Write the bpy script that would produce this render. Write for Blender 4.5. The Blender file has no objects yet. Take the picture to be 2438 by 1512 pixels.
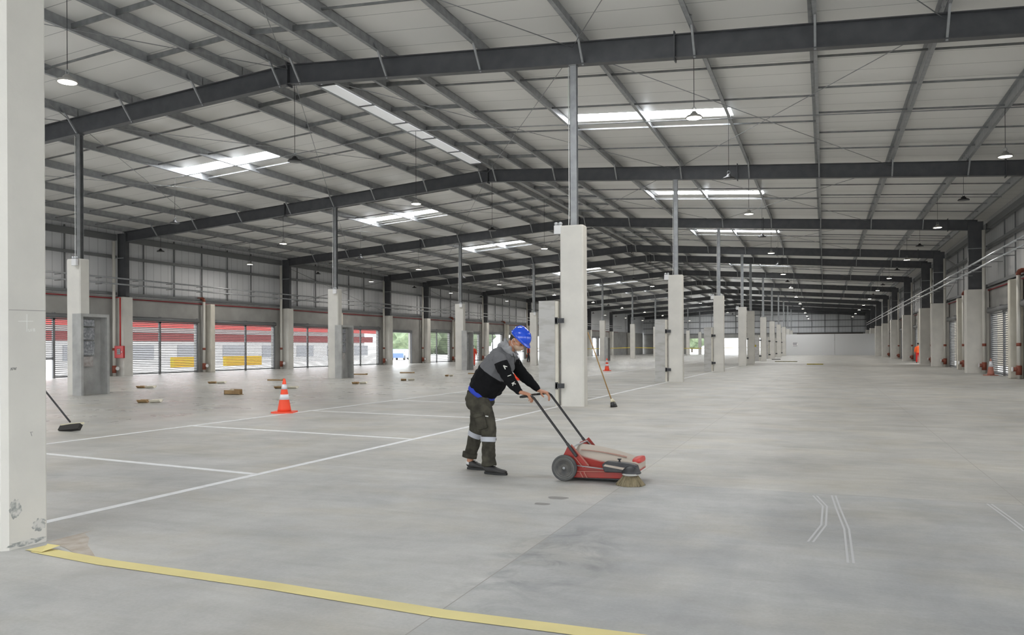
import bpy, bmesh, math, random
from mathutils import Vector, Matrix, Quaternion
random.seed(7)
S = bpy.context.scene
COL = S.collection
PI = math.pi

# ------------------------------------------------------------------ camera
cam_d = bpy.data.cameras.new('camera'); cam = bpy.data.objects.new('camera', cam_d); COL.objects.link(cam)
S.camera = cam
cam_d.sensor_width = 36.0; cam_d.lens = 36.0*1890.09/2438.0; cam_d.shift_y = 72.665/2438.0
cam_d.clip_start = .05; cam_d.clip_end = 1500
_a, _b, _c = [math.radians(v) for v in (21.478, 0, -.289)]
_F = Vector((-math.sin(_a)*math.cos(_b), math.cos(_a)*math.cos(_b), math.sin(_b)))
_R = Vector((math.cos(_a), math.sin(_a), 0)); _U = _R.cross(_F)
_R2 = _R*math.cos(_c)+_U*math.sin(_c); _U2 = -_R*math.sin(_c)+_U*math.cos(_c)
_M = Matrix((( _R2.x, _U2.x, -_F.x), (_R2.y, _U2.y, -_F.y), (_R2.z, _U2.z, -_F.z))).to_4x4()
_M.translation = Vector((0, 0, 1.45)); cam.matrix_world = _M

# ------------------------------------------------------------------ world, exposure
SKY_STRENGTH = 5.6
SKYLIGHT_STRENGTH = 30.0
LAMP_STRENGTH = 14.0
LAMP_WATTS = 100.0
w = bpy.data.worlds.new('overcast_sky'); S.world = w; w.use_nodes = True
nt = w.node_tree; nt.nodes.clear()
wo = nt.nodes.new('ShaderNodeOutputWorld'); bg = nt.nodes.new('ShaderNodeBackground')
bg.inputs[0].default_value = (.93, .97, 1.0, 1); bg.inputs[1].default_value = SKY_STRENGTH
nt.links.new(bg.outputs[0], wo.inputs[0])
S.view_settings.view_transform = 'Standard'; S.view_settings.look = 'None'
S.view_settings.gamma = 1; S.view_settings.exposure = 0.05
S.view_settings.use_curve_mapping = False

# ------------------------------------------------------------------ materials
MATS = {}
def mat(name, col, rough=.6, metal=0.0, col2=None, scale=3.0, detail=4, bump=0.0, bscale=40, emit=0.0, stretch=(1,1,1), spec=.5, contrast=(.35,.65)):
    if name in MATS: return MATS[name]
    m = bpy.data.materials.new(name); m.use_nodes = True; MATS[name] = m
    n = m.node_tree.nodes; l = m.node_tree.links; b = n['Principled BSDF']
    b.inputs['Base Color'].default_value = (*col, 1); b.inputs['Roughness'].default_value = rough
    b.inputs['Metallic'].default_value = metal; b.inputs['Specular IOR Level'].default_value = spec
    if col2 or bump:
        tc = n.new('ShaderNodeTexCoord'); mp = n.new('ShaderNodeMapping'); mp.inputs['Scale'].default_value = stretch
        l.new(tc.outputs['Object'], mp.inputs[0])
    if col2:
        nz = n.new('ShaderNodeTexNoise'); nz.inputs['Scale'].default_value = scale; nz.inputs['Detail'].default_value = detail
        l.new(mp.outputs[0], nz.inputs['Vector'])
        r = n.new('ShaderNodeValToRGB'); r.color_ramp.elements[0].position = contrast[0]; r.color_ramp.elements[1].position = contrast[1]
        r.color_ramp.elements[0].color = (*col, 1); r.color_ramp.elements[1].color = (*col2, 1)
        l.new(nz.outputs[0], r.inputs[0]); l.new(r.outputs[0], b.inputs['Base Color'])
    if bump:
        nb = n.new('ShaderNodeTexNoise'); nb.inputs['Scale'].default_value = bscale; l.new(mp.outputs[0], nb.inputs['Vector'])
        bp = n.new('ShaderNodeBump'); bp.inputs['Strength'].default_value = bump; bp.inputs['Distance'].default_value = .02
        l.new(nb.outputs[0], bp.inputs['Height']); l.new(bp.outputs[0], b.inputs['Normal'])
    if emit:
        b.inputs['Emission Color'].default_value = (*col, 1); b.inputs['Emission Strength'].default_value = emit
    return m

conc = mat('cast_concrete', (.68,.66,.61), .85, col2=(.575,.56,.525), scale=1.6, detail=8, bump=.12, bscale=30, contrast=(.3,.75))
conc_wall = mat('wall_concrete', (.36,.355,.34), .85, col2=(.29,.285,.27), scale=.9, detail=8, bump=.1, bscale=20)
conc_edge = mat('cream_concrete', (.66,.63,.55), .85, col2=(.58,.55,.48), scale=2, detail=6)
conc_grey = mat('grey_concrete', (.42,.42,.41), .9, col2=(.30,.30,.29), scale=2.2, detail=10, bump=.2, bscale=25, contrast=(.38,.68))
conc_rough = mat('scraped_concrete', (.47,.465,.45), .9, col2=(.33,.31,.28), scale=1.5, detail=14, stretch=(1,1,3.5), bump=.12, bscale=18, contrast=(.48,.72))
steel = mat('dark_painted_steel', (.088,.090,.097), .42, .15, col2=(.068,.070,.076), scale=3, spec=.5)
galv = mat('galvanised_steel', (.36,.37,.38), .42, .25, col2=(.28,.29,.30), scale=5, detail=5)
galv_bright = mat('bright_galvanised_steel', (.60,.62,.64), .35, .5, col2=(.45,.47,.49), scale=7)
mid_steel = mat('grey_zinc_steel', (.24,.245,.25), .45, .4, col2=(.18,.185,.19), scale=4)
white_paint = mat('white_floor_paint', (.74,.75,.76), .55, col2=(.58,.58,.58), scale=9, detail=8, contrast=(.45,.8))
yellow_tape = mat('yellow_masking_tape', (.72,.62,.27), .6, col2=(.64,.55,.24), scale=2, detail=4)
pvc = mat('cream_pipe', (.62,.60,.55), .45)
rust = mat('red_brown_pipe_fitting', (.22,.055,.03), .5)
red = mat('fire_red_paint', (.42,.018,.018), .4)
cone_or = mat('cone_orange', (.85,.075,.025), .5)
cone_wh = mat('reflective_white', (.70,.71,.75), .45)
blackp = mat('black_plastic', (.018,.018,.020), .42)
rubber = mat('dusty_rubber', (.055,.055,.06), .8, col2=(.10,.10,.095), scale=9, detail=5)
clear_white = mat('white_plastic', (.72,.72,.72), .4)
card = mat('brown_cardboard', (.32,.21,.10), .85, col2=(.24,.15,.07), scale=6)
card_in = mat('pale_cardboard', (.62,.58,.48), .85)
wood = mat('varnished_wood', (.36,.22,.08), .5, col2=(.28,.16,.06), scale=4, stretch=(8,8,1))

def ceiling_mat():
    m = bpy.data.materials.new('white_roof_panels'); m.use_nodes = True
    n = m.node_tree.nodes; l = m.node_tree.links; b = n['Principled BSDF']
    b.inputs['Roughness'].default_value = .33; b.inputs['Specular IOR Level'].default_value = .45
    tc = n.new('ShaderNodeTexCoord'); sx = n.new('ShaderNodeSeparateXYZ'); l.new(tc.outputs['Object'], sx.inputs[0])
    def line(period, wid):
        d = n.new('ShaderNodeMath'); d.operation = 'DIVIDE'; d.inputs[1].default_value = period; l.new(sx.outputs['Y'], d.inputs[0])
        f = n.new('ShaderNodeMath'); f.operation = 'FRACT'; l.new(d.outputs[0], f.inputs[0])
        g = n.new('ShaderNodeMath'); g.operation = 'LESS_THAN'; g.inputs[1].default_value = wid; l.new(f.outputs[0], g.inputs[0]); return g
    g1 = line(1.06, .022)
    g2 = line(.265, .12)
    nz = n.new('ShaderNodeTexNoise'); nz.inputs['Scale'].default_value = .5; nz.inputs['Detail'].default_value = 5
    l.new(tc.outputs['Object'], nz.inputs['Vector'])
    mx = n.new('ShaderNodeMix'); mx.data_type = 'RGBA'; mx.inputs[6].default_value = (.84,.83,.80,1); mx.inputs[7].default_value = (.77,.76,.735,1)
    l.new(nz.outputs[0], mx.inputs[0])
    mx2 = n.new('ShaderNodeMix'); mx2.data_type = 'RGBA'; l.new(mx.outputs[2], mx2.inputs[6]); mx2.inputs[7].default_value = (.38,.38,.38,1)
    l.new(g1.outputs[0], mx2.inputs[0]); l.new(mx2.outputs[2], b.inputs['Base Color'])
    ad = n.new('ShaderNodeMath'); ad.operation = 'MULTIPLY'; ad.inputs[1].default_value = 1; l.new(g2.outputs[0], ad.inputs[0])
    bp = n.new('ShaderNodeBump'); bp.inputs['Strength'].default_value = .25; bp.inputs['Distance'].default_value = .01
    l.new(ad.outputs[0], bp.inputs['Height']); l.new(bp.outputs[0], b.inputs['Normal'])
    return m
roofm = ceiling_mat()

def wallpanel_mat(axis):
    m = bpy.data.materials.new('white_wall_panels'); m.use_nodes = True
    n = m.node_tree.nodes; l = m.node_tree.links; b = n['Principled BSDF']
    b.inputs['Roughness'].default_value = .4
    tc = n.new('ShaderNodeTexCoord'); sx = n.new('ShaderNodeSeparateXYZ'); l.new(tc.outputs['Object'], sx.inputs[0])
    d = n.new('ShaderNodeMath'); d.operation = 'DIVIDE'; d.inputs[1].default_value = .56; l.new(sx.outputs[axis], d.inputs[0])
    f = n.new('ShaderNodeMath'); f.operation = 'FRACT'; l.new(d.outputs[0], f.inputs[0])
    g = n.new('ShaderNodeMath'); g.operation = 'LESS_THAN'; g.inputs[1].default_value = .06; l.new(f.outputs[0], g.inputs[0])
    mx = n.new('ShaderNodeMix'); mx.data_type = 'RGBA'; mx.inputs[6].default_value = (.66,.665,.68,1); mx.inputs[7].default_value = (.42,.425,.44,1)
    l.new(g.outputs[0], mx.inputs[0]); l.new(mx.outputs[2], b.inputs['Base Color'])
    return m
wallpY = wallpanel_mat('Y'); wallpX = wallpanel_mat('X'); wallpR_shade = wallpanel_mat('Y')
for nd_ in wallpR_shade.node_tree.nodes:  # right wall copy: panel colours darkened to paint in the dimmer light there
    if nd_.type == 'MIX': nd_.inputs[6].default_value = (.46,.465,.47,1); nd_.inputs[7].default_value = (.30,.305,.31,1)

def floor_mat():
    m = bpy.data.materials.new('power_floated_concrete'); m.use_nodes = True
    n = m.node_tree.nodes; l = m.node_tree.links; b = n['Principled BSDF']
    tc = n.new('ShaderNodeTexCoord'); sx = n.new('ShaderNodeSeparateXYZ'); l.new(tc.outputs['Object'], sx.inputs[0])
    def noise(scale, detail, st=(1,1,1), dist=0):
        mp = n.new('ShaderNodeMapping'); mp.inputs['Scale'].default_value = st; l.new(tc.outputs['Object'], mp.inputs[0])
        z = n.new('ShaderNodeTexNoise'); z.inputs['Scale'].default_value = scale; z.inputs['Detail'].default_value = detail
        z.inputs['Distortion'].default_value = dist; z.inputs['Roughness'].default_value = .6
        l.new(mp.outputs[0], z.inputs['Vector']); return z
    def ramp(src, p0, p1, c0, c1):
        r = n.new('ShaderNodeValToRGB'); r.color_ramp.elements[0].position = p0; r.color_ramp.elements[1].position = p1
        r.color_ramp.elements[0].color = (*c0,1); r.color_ramp.elements[1].color = (*c1,1); l.new(src, r.inputs[0]); return r
    def mul(a, bb, fac=1.0, typ='MULTIPLY'):
        x = n.new('ShaderNodeMix'); x.data_type = 'RGBA'; x.blend_type = typ; x.inputs[0].default_value = fac
        l.new(a, x.inputs[6]); l.new(bb, x.inputs[7]); return x.outputs[2]
    base = ramp(noise(.42, 6, (1,1.3,1), .5).outputs[0], .32, .68, (.51,.50,.475), (.575,.57,.55))
    med = ramp(noise(.9, 6, (1,.9,1), .3).outputs[0], .30, .66, (.74,.75,.77), (1,1,1))
    fine = ramp(noise(9, 8).outputs[0], .2, .8, (.90,.90,.89), (1,1,1))
    grain = ramp(noise(45, 4, (1,1,1)).outputs[0], .3, .7, (.93,.93,.925), (1.03,1.03,1.03))
    streak = ramp(noise(1.6, 9, (.5,2.6,1), .8).outputs[0], .3, .65, (.89,.885,.875), (1.02,1.02,1.02))
    warm = ramp(noise(.7, 6, (1,1.5,1), .3).outputs[0], .48, .75, (1,1,1), (1.0,.955,.87))
    c = mul(base.outputs[0], med.outputs[0]); c = mul(c, fine.outputs[0]); c = mul(c, streak.outputs[0]); c = mul(c, grain.outputs[0]); c = mul(c, warm.outputs[0])
    # scuffed stains near the joint in front of the camera
    def M(op, a, bval=None, b2=None):
        x = n.new('ShaderNodeMath'); x.operation = op
        if isinstance(a, (int, float)): x.inputs[0].default_value = a
        else: l.new(a, x.inputs[0])
        if b2 is not None: l.new(b2, x.inputs[1])
        elif bval is not None: x.inputs[1].default_value = bval
        return x.outputs[0]
    X = sx.outputs['X']; Y = sx.outputs['Y']
    # darker, separately poured slab on the right foreground
    slab = M('MULTIPLY', M('GREATER_THAN', X, -1.98), b2=M('LESS_THAN', Y, 8.40))
    slabn = ramp(noise(.6, 6, (1.8,.6,1), .6).outputs[0], .34, .66, (.78,.80,.83), (.97,.975,.985))
    x = n.new('ShaderNodeMix'); x.data_type = 'RGBA'; x.blend_type = 'MULTIPLY'; l.new(slab, x.inputs[0]); l.new(c, x.inputs[6]); l.new(slabn.outputs[0], x.inputs[7]); c = x.outputs[2]
    warmz = ramp(M('MULTIPLY', Y, .05), .418, .424, (.985,.99,1.0), (.955,.95,.935)); c = mul(c, warmz.outputs[0])
    # parking bay strip is greyer
    bay = M('MULTIPLY', M('LESS_THAN', X, -6.05), b2=M('GREATER_THAN', X, -11.3))
    x = n.new('ShaderNodeMix'); x.data_type = 'RGBA'; x.blend_type = 'MULTIPLY'; l.new(bay, x.inputs[0]); l.new(c, x.inputs[6]); x.inputs[7].default_value = (.93,.93,.93,1); c = x.outputs[2]
    # scuff cluster
    dx = M('SUBTRACT', X, -1.75); dy = M('SUBTRACT', Y, 5.1)
    d = M('ADD', M('MULTIPLY', M('MULTIPLY', dx, b2=dx), 3.5), b2=M('MULTIPLY', M('MULTIPLY', dy, b2=dy), .45))
    fall = M('SUBTRACT', 1.0, b2=d); fall = M('MAXIMUM', fall, 0.0)
    sn = ramp(noise(2.6, 12, (1,1,1), 1.5).outputs[0], .42, .62, (0,0,0), (1,1,1))
    fac = M('MULTIPLY', fall, b2=sn.outputs[0])
    x = n.new('ShaderNodeMix'); x.data_type = 'RGBA'; x.blend_type = 'MULTIPLY'; l.new(fac, x.inputs[0]); l.new(c, x.inputs[6]); x.inputs[7].default_value = (.66,.67,.68,1); c = x.outputs[2]
    # saw-cut joints
    lines = None
    def addl(coord, pos, wid):
        nonlocal lines
        a = M('LESS_THAN', M('ABSOLUTE', M('SUBTRACT', coord, pos)), wid)
        lines = a if lines is None else M('MAXIMUM', lines, b2=a)
    for px in (-1.98, 1.68, 5.35, -9.6, -13.3, -17, -20.7): addl(X, px, .004)
    for py in (8.39, 11.2, 15.9, 20.6, 25.3, 30, 34.7, 39.4): addl(Y, py, .005)
    x = n.new('ShaderNodeMix'); x.data_type = 'RGBA'; l.new(lines, x.inputs[0]); l.new(c, x.inputs[6]); x.inputs[7].default_value = (.30,.28,.26,1); c = x.outputs[2]
    l.new(c, b.inputs['Base Color'])
    rr = ramp(noise(1.3, 6).outputs[0], .3, .7, (.24,.24,.24), (.38,.38,.38))
    # the aisle right of the parking lines has a matt finish, the loading strip on the left is polished
    mt = n.new('ShaderNodeMapRange'); mt.inputs['From Min'].default_value = -13; mt.inputs['From Max'].default_value = -9; mt.inputs['To Max'].default_value = .22; l.new(X, mt.inputs['Value'])
    l.new(M('ADD', rr.outputs[0], b2=mt.outputs[0]), b.inputs['Roughness'])
    b.inputs['Specular IOR Level'].default_value = .28
    bp = n.new('ShaderNodeBump'); bp.inputs['Strength'].default_value = .05; bp.inputs['Distance'].default_value = .02
    l.new(noise(6, 6).outputs[0], bp.inputs['Height']); l.new(bp.outputs[0], b.inputs['Normal'])
    return m

# ------------------------------------------------------------------ mesh helpers
class MB:
    def __init__(s): s.v = []; s.f = []; s.mi = []; s.sm = []; s.cur = 0; s.smooth = False
    def add(s, vs, fs, smooth=None):
        o = len(s.v); s.v += [tuple(v) for v in vs]
        for f in fs:
            s.f.append([i+o for i in f]); s.mi.append(s.cur); s.sm.append(s.smooth if smooth is None else smooth)
        return s
    def box(s, x0, x1, y0, y1, z0, z1):
        return s.add([(x0,y0,z0),(x1,y0,z0),(x1,y1,z0),(x0,y1,z0),(x0,y0,z1),(x1,y0,z1),(x1,y1,z1),(x0,y1,z1)],
              [(0,3,2,1),(4,5,6,7),(0,1,5,4),(1,2,6,5),(2,3,7,6),(3,0,4,7)])
    def bar(s, p, q, wd, h, up=(0,0,1)):
        p = Vector(p); q = Vector(q); t = (q-p).normalized(); u = Vector(up)
        sd = t.cross(u)
        if sd.length < 1e-4: sd = t.cross(Vector((1,0,0)))
        sd.normalize(); u = sd.cross(t).normalized(); a = sd*wd/2; b = u*h/2
        vs = [p-a-b,p+a-b,p+a+b,p-a+b,q-a-b,q+a-b,q+a+b,q-a+b]
        return s.add(vs, [(0,1,2,3)[::-1],(4,5,6,7),(0,1,5,4),(1,2,6,5),(2,3,7,6),(3,0,4,7)])
    def ring(s, c, t, rx, ry, side, n, pw=2.0):
        t = Vector(t).normalized(); sd = Vector(side); sd = (sd - t*sd.dot(t)).normalized(); u = sd.cross(t)
        out = []
        for i in range(n):
            a = 2*PI*i/n; ca, sa = math.cos(a), math.sin(a)
            ca = math.copysign(abs(ca)**(2/pw), ca); sa = math.copysign(abs(sa)**(2/pw), sa)
            out.append(Vector(c)+sd*rx*ca+u*ry*sa)
        return out
    def loft(s, secs, side=(0,1,0), n=16, pw=2.0, cap=True, smooth=True):
        """secs: (centre, r_side, r_other)"""
        o = len(s.v); k = len(secs); cs = [Vector(q[0]) for q in secs]
        for i, q in enumerate(secs):
            t = (cs[min(i+1,k-1)]-cs[max(i-1,0)])
            s.v += [tuple(v) for v in s.ring(q[0], t, q[1], q[2], side, n, pw)]
        for i in range(k-1):
            for j in range(n):
                a = o+i*n+j; b = o+i*n+(j+1)%n
                s.f.append([a, b, b+n, a+n]); s.mi.append(s.cur); s.sm.append(smooth)
        if cap:
            s.f.append([o+j for j in range(n)][::-1]); s.mi.append(s.cur); s.sm.append(False)
            s.f.append([o+(k-1)*n+j for j in range(n)]); s.mi.append(s.cur); s.sm.append(False)
        return s
    def tube(s, pts, r, n=8):
        pts = [Vector(p) for p in pts]
        t = pts[-1]-pts[0]; sd = Vector((0,1,0)) if abs(t.normalized().y) < .8 else Vector((1,0,0))
        if len(pts) > 2:
            # parallel frames
            o = len(s.v); k = len(pts); prev = None
            for i, p in enumerate(pts):
                tt = (pts[min(i+1,k-1)]-pts[max(i-1,0)]).normalized()
                if prev is None: prev = sd
                prev = (prev-tt*prev.dot(tt)).normalized()
                s.v += [tuple(v) for v in s.ring(p, tt, r, r, prev, n)]
            for i in range(k-1):
                for j in range(n):
                    a = o+i*n+j; b = o+i*n+(j+1)%n
                    s.f.append([a,b,b+n,a+n]); s.mi.append(s.cur); s.sm.append(True)
            s.f.append([o+j for j in range(n)][::-1]); s.mi.append(s.cur); s.sm.append(False)
            s.f.append([o+(k-1)*n+j for j in range(n)]); s.mi.append(s.cur); s.sm.append(False)
            return s
        return s.loft([(pts[0], r, r), (pts[1], r, r)], side=sd, n=n)
    def lathe(s, prof, c=(0,0,0), axis='Z', n=24, smooth=True, caps=True):
        """prof: (radius, height)"""
        o = len(s.v)
        for (r, h) in prof:
            for i in range(n):
                a = 2*PI*i/n; p = (r*math.cos(a), r*math.sin(a), h)
                if axis == 'Y': p = (p[0], p[2], -p[1])
                if axis == 'X': p = (p[2], p[0], p[1])
                s.v.append((p[0]+c[0], p[1]+c[1], p[2]+c[2]))
        for k in range(len(prof)-1):
            for i in range(n):
                a = o+k*n+i; b = o+k*n+(i+1)%n
                s.f.append([a,b,b+n,a+n]); s.mi.append(s.cur); s.sm.append(smooth)
        if caps and prof[0][0] > 1e-5: s.f.append([o+i for i in range(n)][::-1]); s.mi.append(s.cur); s.sm.append(False)
        if caps and prof[-1][0] > 1e-5: s.f.append([o+(len(prof)-1)*n+i for i in range(n)]); s.mi.append(s.cur); s.sm.append(False)
        return s
    def prism(s, poly, y0, y1):
        """poly in xz, extruded along y"""
        n = len(poly)
        vs = [(x,y0,z) for x,z in poly]+[(x,y1,z) for x,z in poly]
        fs = [list(range(n)), list(range(n,2*n))[::-1]]+[(i,(i+1)%n+0,(i+1)%n+n,i+n)[::-1] for i in range(n)]
        return s.add(vs, fs)
    def vprism(s, poly, z0, z1):
        n = len(poly)
        vs = [(x,y,z0) for x,y in poly]+[(x,y,z1) for x,y in poly]
        fs = [list(range(n))[::-1], list(range(n,2*n))]+[(i,(i+1)%n,(i+1)%n+n,i+n) for i in range(n)]
        return s.add(vs, fs)
    def mesh(s, name, mats):
        me = bpy.data.meshes.new(name); me.from_pydata(s.v, [], s.f)
        for m in (mats if isinstance(mats, (list, tuple)) else [mats]): me.materials.append(m)
        me.polygons.foreach_set('material_index', s.mi); me.polygons.foreach_set('use_smooth', s.sm)
        bm = bmesh.new(); bm.from_mesh(me); bmesh.ops.recalc_face_normals(bm, faces=bm.faces); bm.to_mesh(me); bm.free()
        me.update(); return me
    def build(s, name, mats, parent=None, loc=None):
        return link(name, s.mesh(name, mats), parent, loc)

def link(name, me, parent=None, loc=None):
    o = bpy.data.objects.new(name, me); COL.objects.link(o)
    if parent: o.parent = parent
    if loc: o.location = loc
    return o
def tag(o, label, cat, group=None, kind=None):
    o['label'] = label; o['category'] = cat
    if group: o['group'] = group
    if kind: o['kind'] = kind
    return o
def thing(name, label, cat, loc=(0,0,0), rz=0, group=None):
    o = bpy.data.objects.new(name, None); COL.objects.link(o); o.location = loc; o.rotation_euler = (0,0,rz)
    o.empty_display_size = .1
    return tag(o, label, cat, group)
def struct(o): o['kind'] = 'structure'; return o
KIDS = {}
def copy_tree(o, parent=None):
    c = o.copy(); COL.objects.link(c); c.parent = parent
    for ch in [k for k in o.children]: copy_tree(ch, c)
    return c

ORD = ['first','second','third','fourth','fifth','sixth','seventh','eighth','ninth','tenth','eleventh','twelfth','thirteenth','fourteenth','fifteenth','sixteenth']

# ------------------------------------------------------------------ hall dimensions
XR = -14.37                     # ridge
XL, XW = -37.1, 8.05            # wall planes
FY = [-10.4, 4.24, 19.04, 33.67, 48.30, 62.79, 70.22, 85.0, 99.7, 114.4, 129.1, 143.8, 158.4, 173.0]
YEND = 173.4; YBACK = -11.0
SL = .070
zbot = lambda x: 9.10-SL*abs(x-XR)      # rafter underside
ztop = lambda x: zbot(x)+.56
zsheet = lambda x: ztop(x)+.31

# floor
f = MB().box(XL-.4, XW+.4, YBACK, YEND+.3, -.15, 0).build('floor', floor_mat()); struct(f)

# ceiling with holes for the skylights
BAYS = [(FY[i], FY[i+1]) for i in range(len(FY)-1)]
LXS = (-25.95, -20.5); RXS = (-8.15, -2.78)
CBS = {-1: MB(), 1: MB()}
def csheet(x0, x1, y0, y1):
    z0, z1 = zsheet(x0), zsheet(x1); t = .1; cb = CBS[-1 if x1 <= XR else 1]
    cb.add([(x0,y0,z0),(x1,y0,z1),(x1,y1,z1),(x0,y1,z0),(x0,y0,z0+t),(x1,y0,z1+t),(x1,y1,z1+t),(x0,y1,z0+t)],
           [(0,3,2,1),(4,5,6,7),(0,1,5,4),(1,2,6,5),(2,3,7,6),(3,0,4,7)])
SKY = []
for i, (a, b) in enumerate(BAYS):
    if b-a < 10: continue
    m = (a+b)/2; SKY.append((i, m+.05, m+.95))
for xa, xb in ((XL-.5, LXS[0]), (LXS[1], XR), (XR, RXS[0]), (RXS[1], XW+.5)): csheet(xa, xb, YBACK, YEND+.4)
for xa, xb in (LXS, RXS):
    y = YBACK
    for (_, y0, y1) in SKY: csheet(xa, xb, y, y0); y = y1
    csheet(xa, xb, y, YEND+.4)
for k in (-1, 1): struct(CBS[k].build('ceiling', roofm))
# skylight panels: translucent sheets lit by the sky
skm = mat('translucent_skylight', (.96,.98,1.0), .5, emit=SKYLIGHT_STRENGTH)
WN = 0
for (i, y0, y1) in SKY:
    for xa, xb in (LXS, RXS):
        p = MB(); z0, z1 = zsheet(xa)+.03, zsheet(xb)+.03; t = .02
        p.add([(xa,y0,z0),(xb,y0,z1),(xb,y1,z1),(xa,y1,z0),(xa,y0,z0+t),(xb,y0,z1+t),(xb,y1,z1+t),(xa,y1,z0+t)],
           [(0,3,2,1),(4,5,6,7),(0,1,5,4),(1,2,6,5),(2,3,7,6),(3,0,4,7)])
        WN += 1; struct(p.build('window_%d' % WN, skm))

# ------------------------------------------------------------------ rafters
def ibeam_seg(mb, xa, xb, y, fl=.22):
    za, zb = zbot(xa), zbot(xb)
    def slab(o0, o1, w2):
        mb.add([(xa,y-w2,za+o0),(xb,y-w2,zb+o0),(xb,y+w2,zb+o0),(xa,y+w2,za+o0),(xa,y-w2,za+o1),(xb,y-w2,zb+o1),(xb,y+w2,zb+o1),(xa,y+w2,za+o1)],
               [(0,3,2,1),(4,5,6,7),(0,1,5,4),(1,2,6,5),(2,3,7,6),(3,0,4,7)])
    slab(0, .02, fl/2); slab(.54, .56, fl/2); slab(.02, .54, .008)
PUR_R = [XR+d for d in (.35, 1.7, 3.2, 6.0, 8.77, 11.5, 14.15, 16.75, 19.3, 21.7)]
PUR_L = [XR-d for d in (.35, 1.7, 3.2, 6.05, 8.4, 11.0, 14.1, 17.1, 19.9, 22.3)]
splice_m = MB().box(-.015,.015,-.13,.13,-.06,.62).mesh('splice_plate', steel)
brace_m = MB().bar((0,0,-.02),(0,-.62,.74), .05, .05).mesh('fly_brace', galv)
rod_m = galv
for i, y in enumerate(FY[1:], 0):
    r = thing('steel_rafter', '%s dark steel roof beam from the camera, running wall to wall over the hall' % ORD[i], 'beam', (0,y,0), 0, 'dark roof beams')
    b = MB(); ibeam_seg(b, -36.7, XR, 0); ibeam_seg(b, XR, 7.6, 0)
    b.build('beam', steel, r)
    for x in (XR, -3.28, -25.7, 6.2):
        o = link('splice_plate', splice_m, r, (x, 0, zbot(x)))
    if i <= 8:
        for x in PUR_R[2:9]+PUR_L[2:9]+[PUR_R[0], PUR_L[0]]:
            o = link('fly_brace', brace_m, r, (x+.06, -.04, zbot(x)))

# ------------------------------------------------------------------ purlins
def purlin_mesh(L, nm):
    b = MB(); b.box(-.006,.006,0,L,0,.30); b.box(-.006,.095,0,L,0,.008); b.box(-.095,.006,0,L,.292,.30)
    b.box(-.006,.012,0,.9,.0,.30); b.box(-.006,.012,L-.9,L,.0,.30)
    for yy in (.25,.6,L-.25,L-.6):
        for zz in (.06,.24): b.box(-.02,.02,yy-.015,yy+.015,zz-.015,zz+.015)
    return b.mesh(nm, galv)
PM = {}
def pmesh(L):
    L = round(L, 2)
    if L not in PM: PM[L] = purlin_mesh(L+.02, 'purlin')
    return PM[L]
bar_cache = {}
def barmesh(dx, dz):
    k = (round(dx,3), round(dz,3))
    if k not in bar_cache: bar_cache[k] = MB().bar((0,0,0),(dx,0,dz), .045, .05 if abs(dx) > 2 else .13).mesh('bridging_bar', mid_steel)
    return bar_cache[k]
def purlins(xs, side):
    for bi, (a, b) in enumerate(BAYS):
        if bi == 0: continue
        short = b-a < 10
        for j, x in enumerate(xs):
            z = zsheet(x)-.305
            p = link('steel_purlin', pmesh(b-a), None, (x, a-.01, z))
            tag(p, 'galvanised roof rib, %s from the ridge on the %s slope, %s bay ahead' % (ORD[j], side, ORD[bi-1]), 'purlin', 'roof ribs under the sheeting')
            if bi <= 7 and not short and j < len(xs)-1:
                x2 = xs[j+1]; dz = zsheet(x2)-zsheet(x)
                ys = (3.0, 5.95, 8.78, 11.8) if 2 <= j <= 5 else (2.6, 5.2, 7.8, 10.3, 12.7)
                for yy in ys: link('bridging_bar', barmesh(x2-x, dz), p, (0, yy, .15))
purlins(PUR_R, 'right'); purlins(PUR_L, 'left')

# white ridge trough in the bay between the second and third beam
t = thing('ridge_trough', 'long white jointed ridge trough between the second and third roof beams', 'roof trough', (XR, 20.9, 9.665))
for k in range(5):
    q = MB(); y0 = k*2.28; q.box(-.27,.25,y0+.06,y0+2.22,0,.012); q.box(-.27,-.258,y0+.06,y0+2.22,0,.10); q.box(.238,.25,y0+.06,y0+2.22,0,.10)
    q.build('trough_section', mat('ridge_sheet_added_glow', (.86,.87,.88), .4, emit=.22), t)  # faint emission added so the white sheet looks brighter; it is no lamp
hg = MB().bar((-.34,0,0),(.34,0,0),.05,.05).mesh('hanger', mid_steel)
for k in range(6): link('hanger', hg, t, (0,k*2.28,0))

# ------------------------------------------------------------------ diagonal roof rods
nodes = [-36.6, -31.4, -22.9, XR, -5.8, 2.4]
for bi in range(1, 8):
    a, b = BAYS[bi]
    if b-a < 10: continue
    for k in range(1, 5):
        for (x0, x1) in ((nodes[k], nodes[k+1]), (nodes[k+1], nodes[k])):
            m_ = MB().tube([(x0,a+.1,zbot(x0)+.42),(x1,b-.1,zbot(x1)+.42)], .011, 6)
            o = m_.build('tie_rod', galv)
            tag(o, 'thin diagonal roof tie rod in the %s bay, %s strip from the left, rising %s' % (ORD[bi-1], ORD[k-1], 'rightward' if x1 > x0 else 'leftward'), 'rod', 'diagonal roof tie rods')

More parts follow.
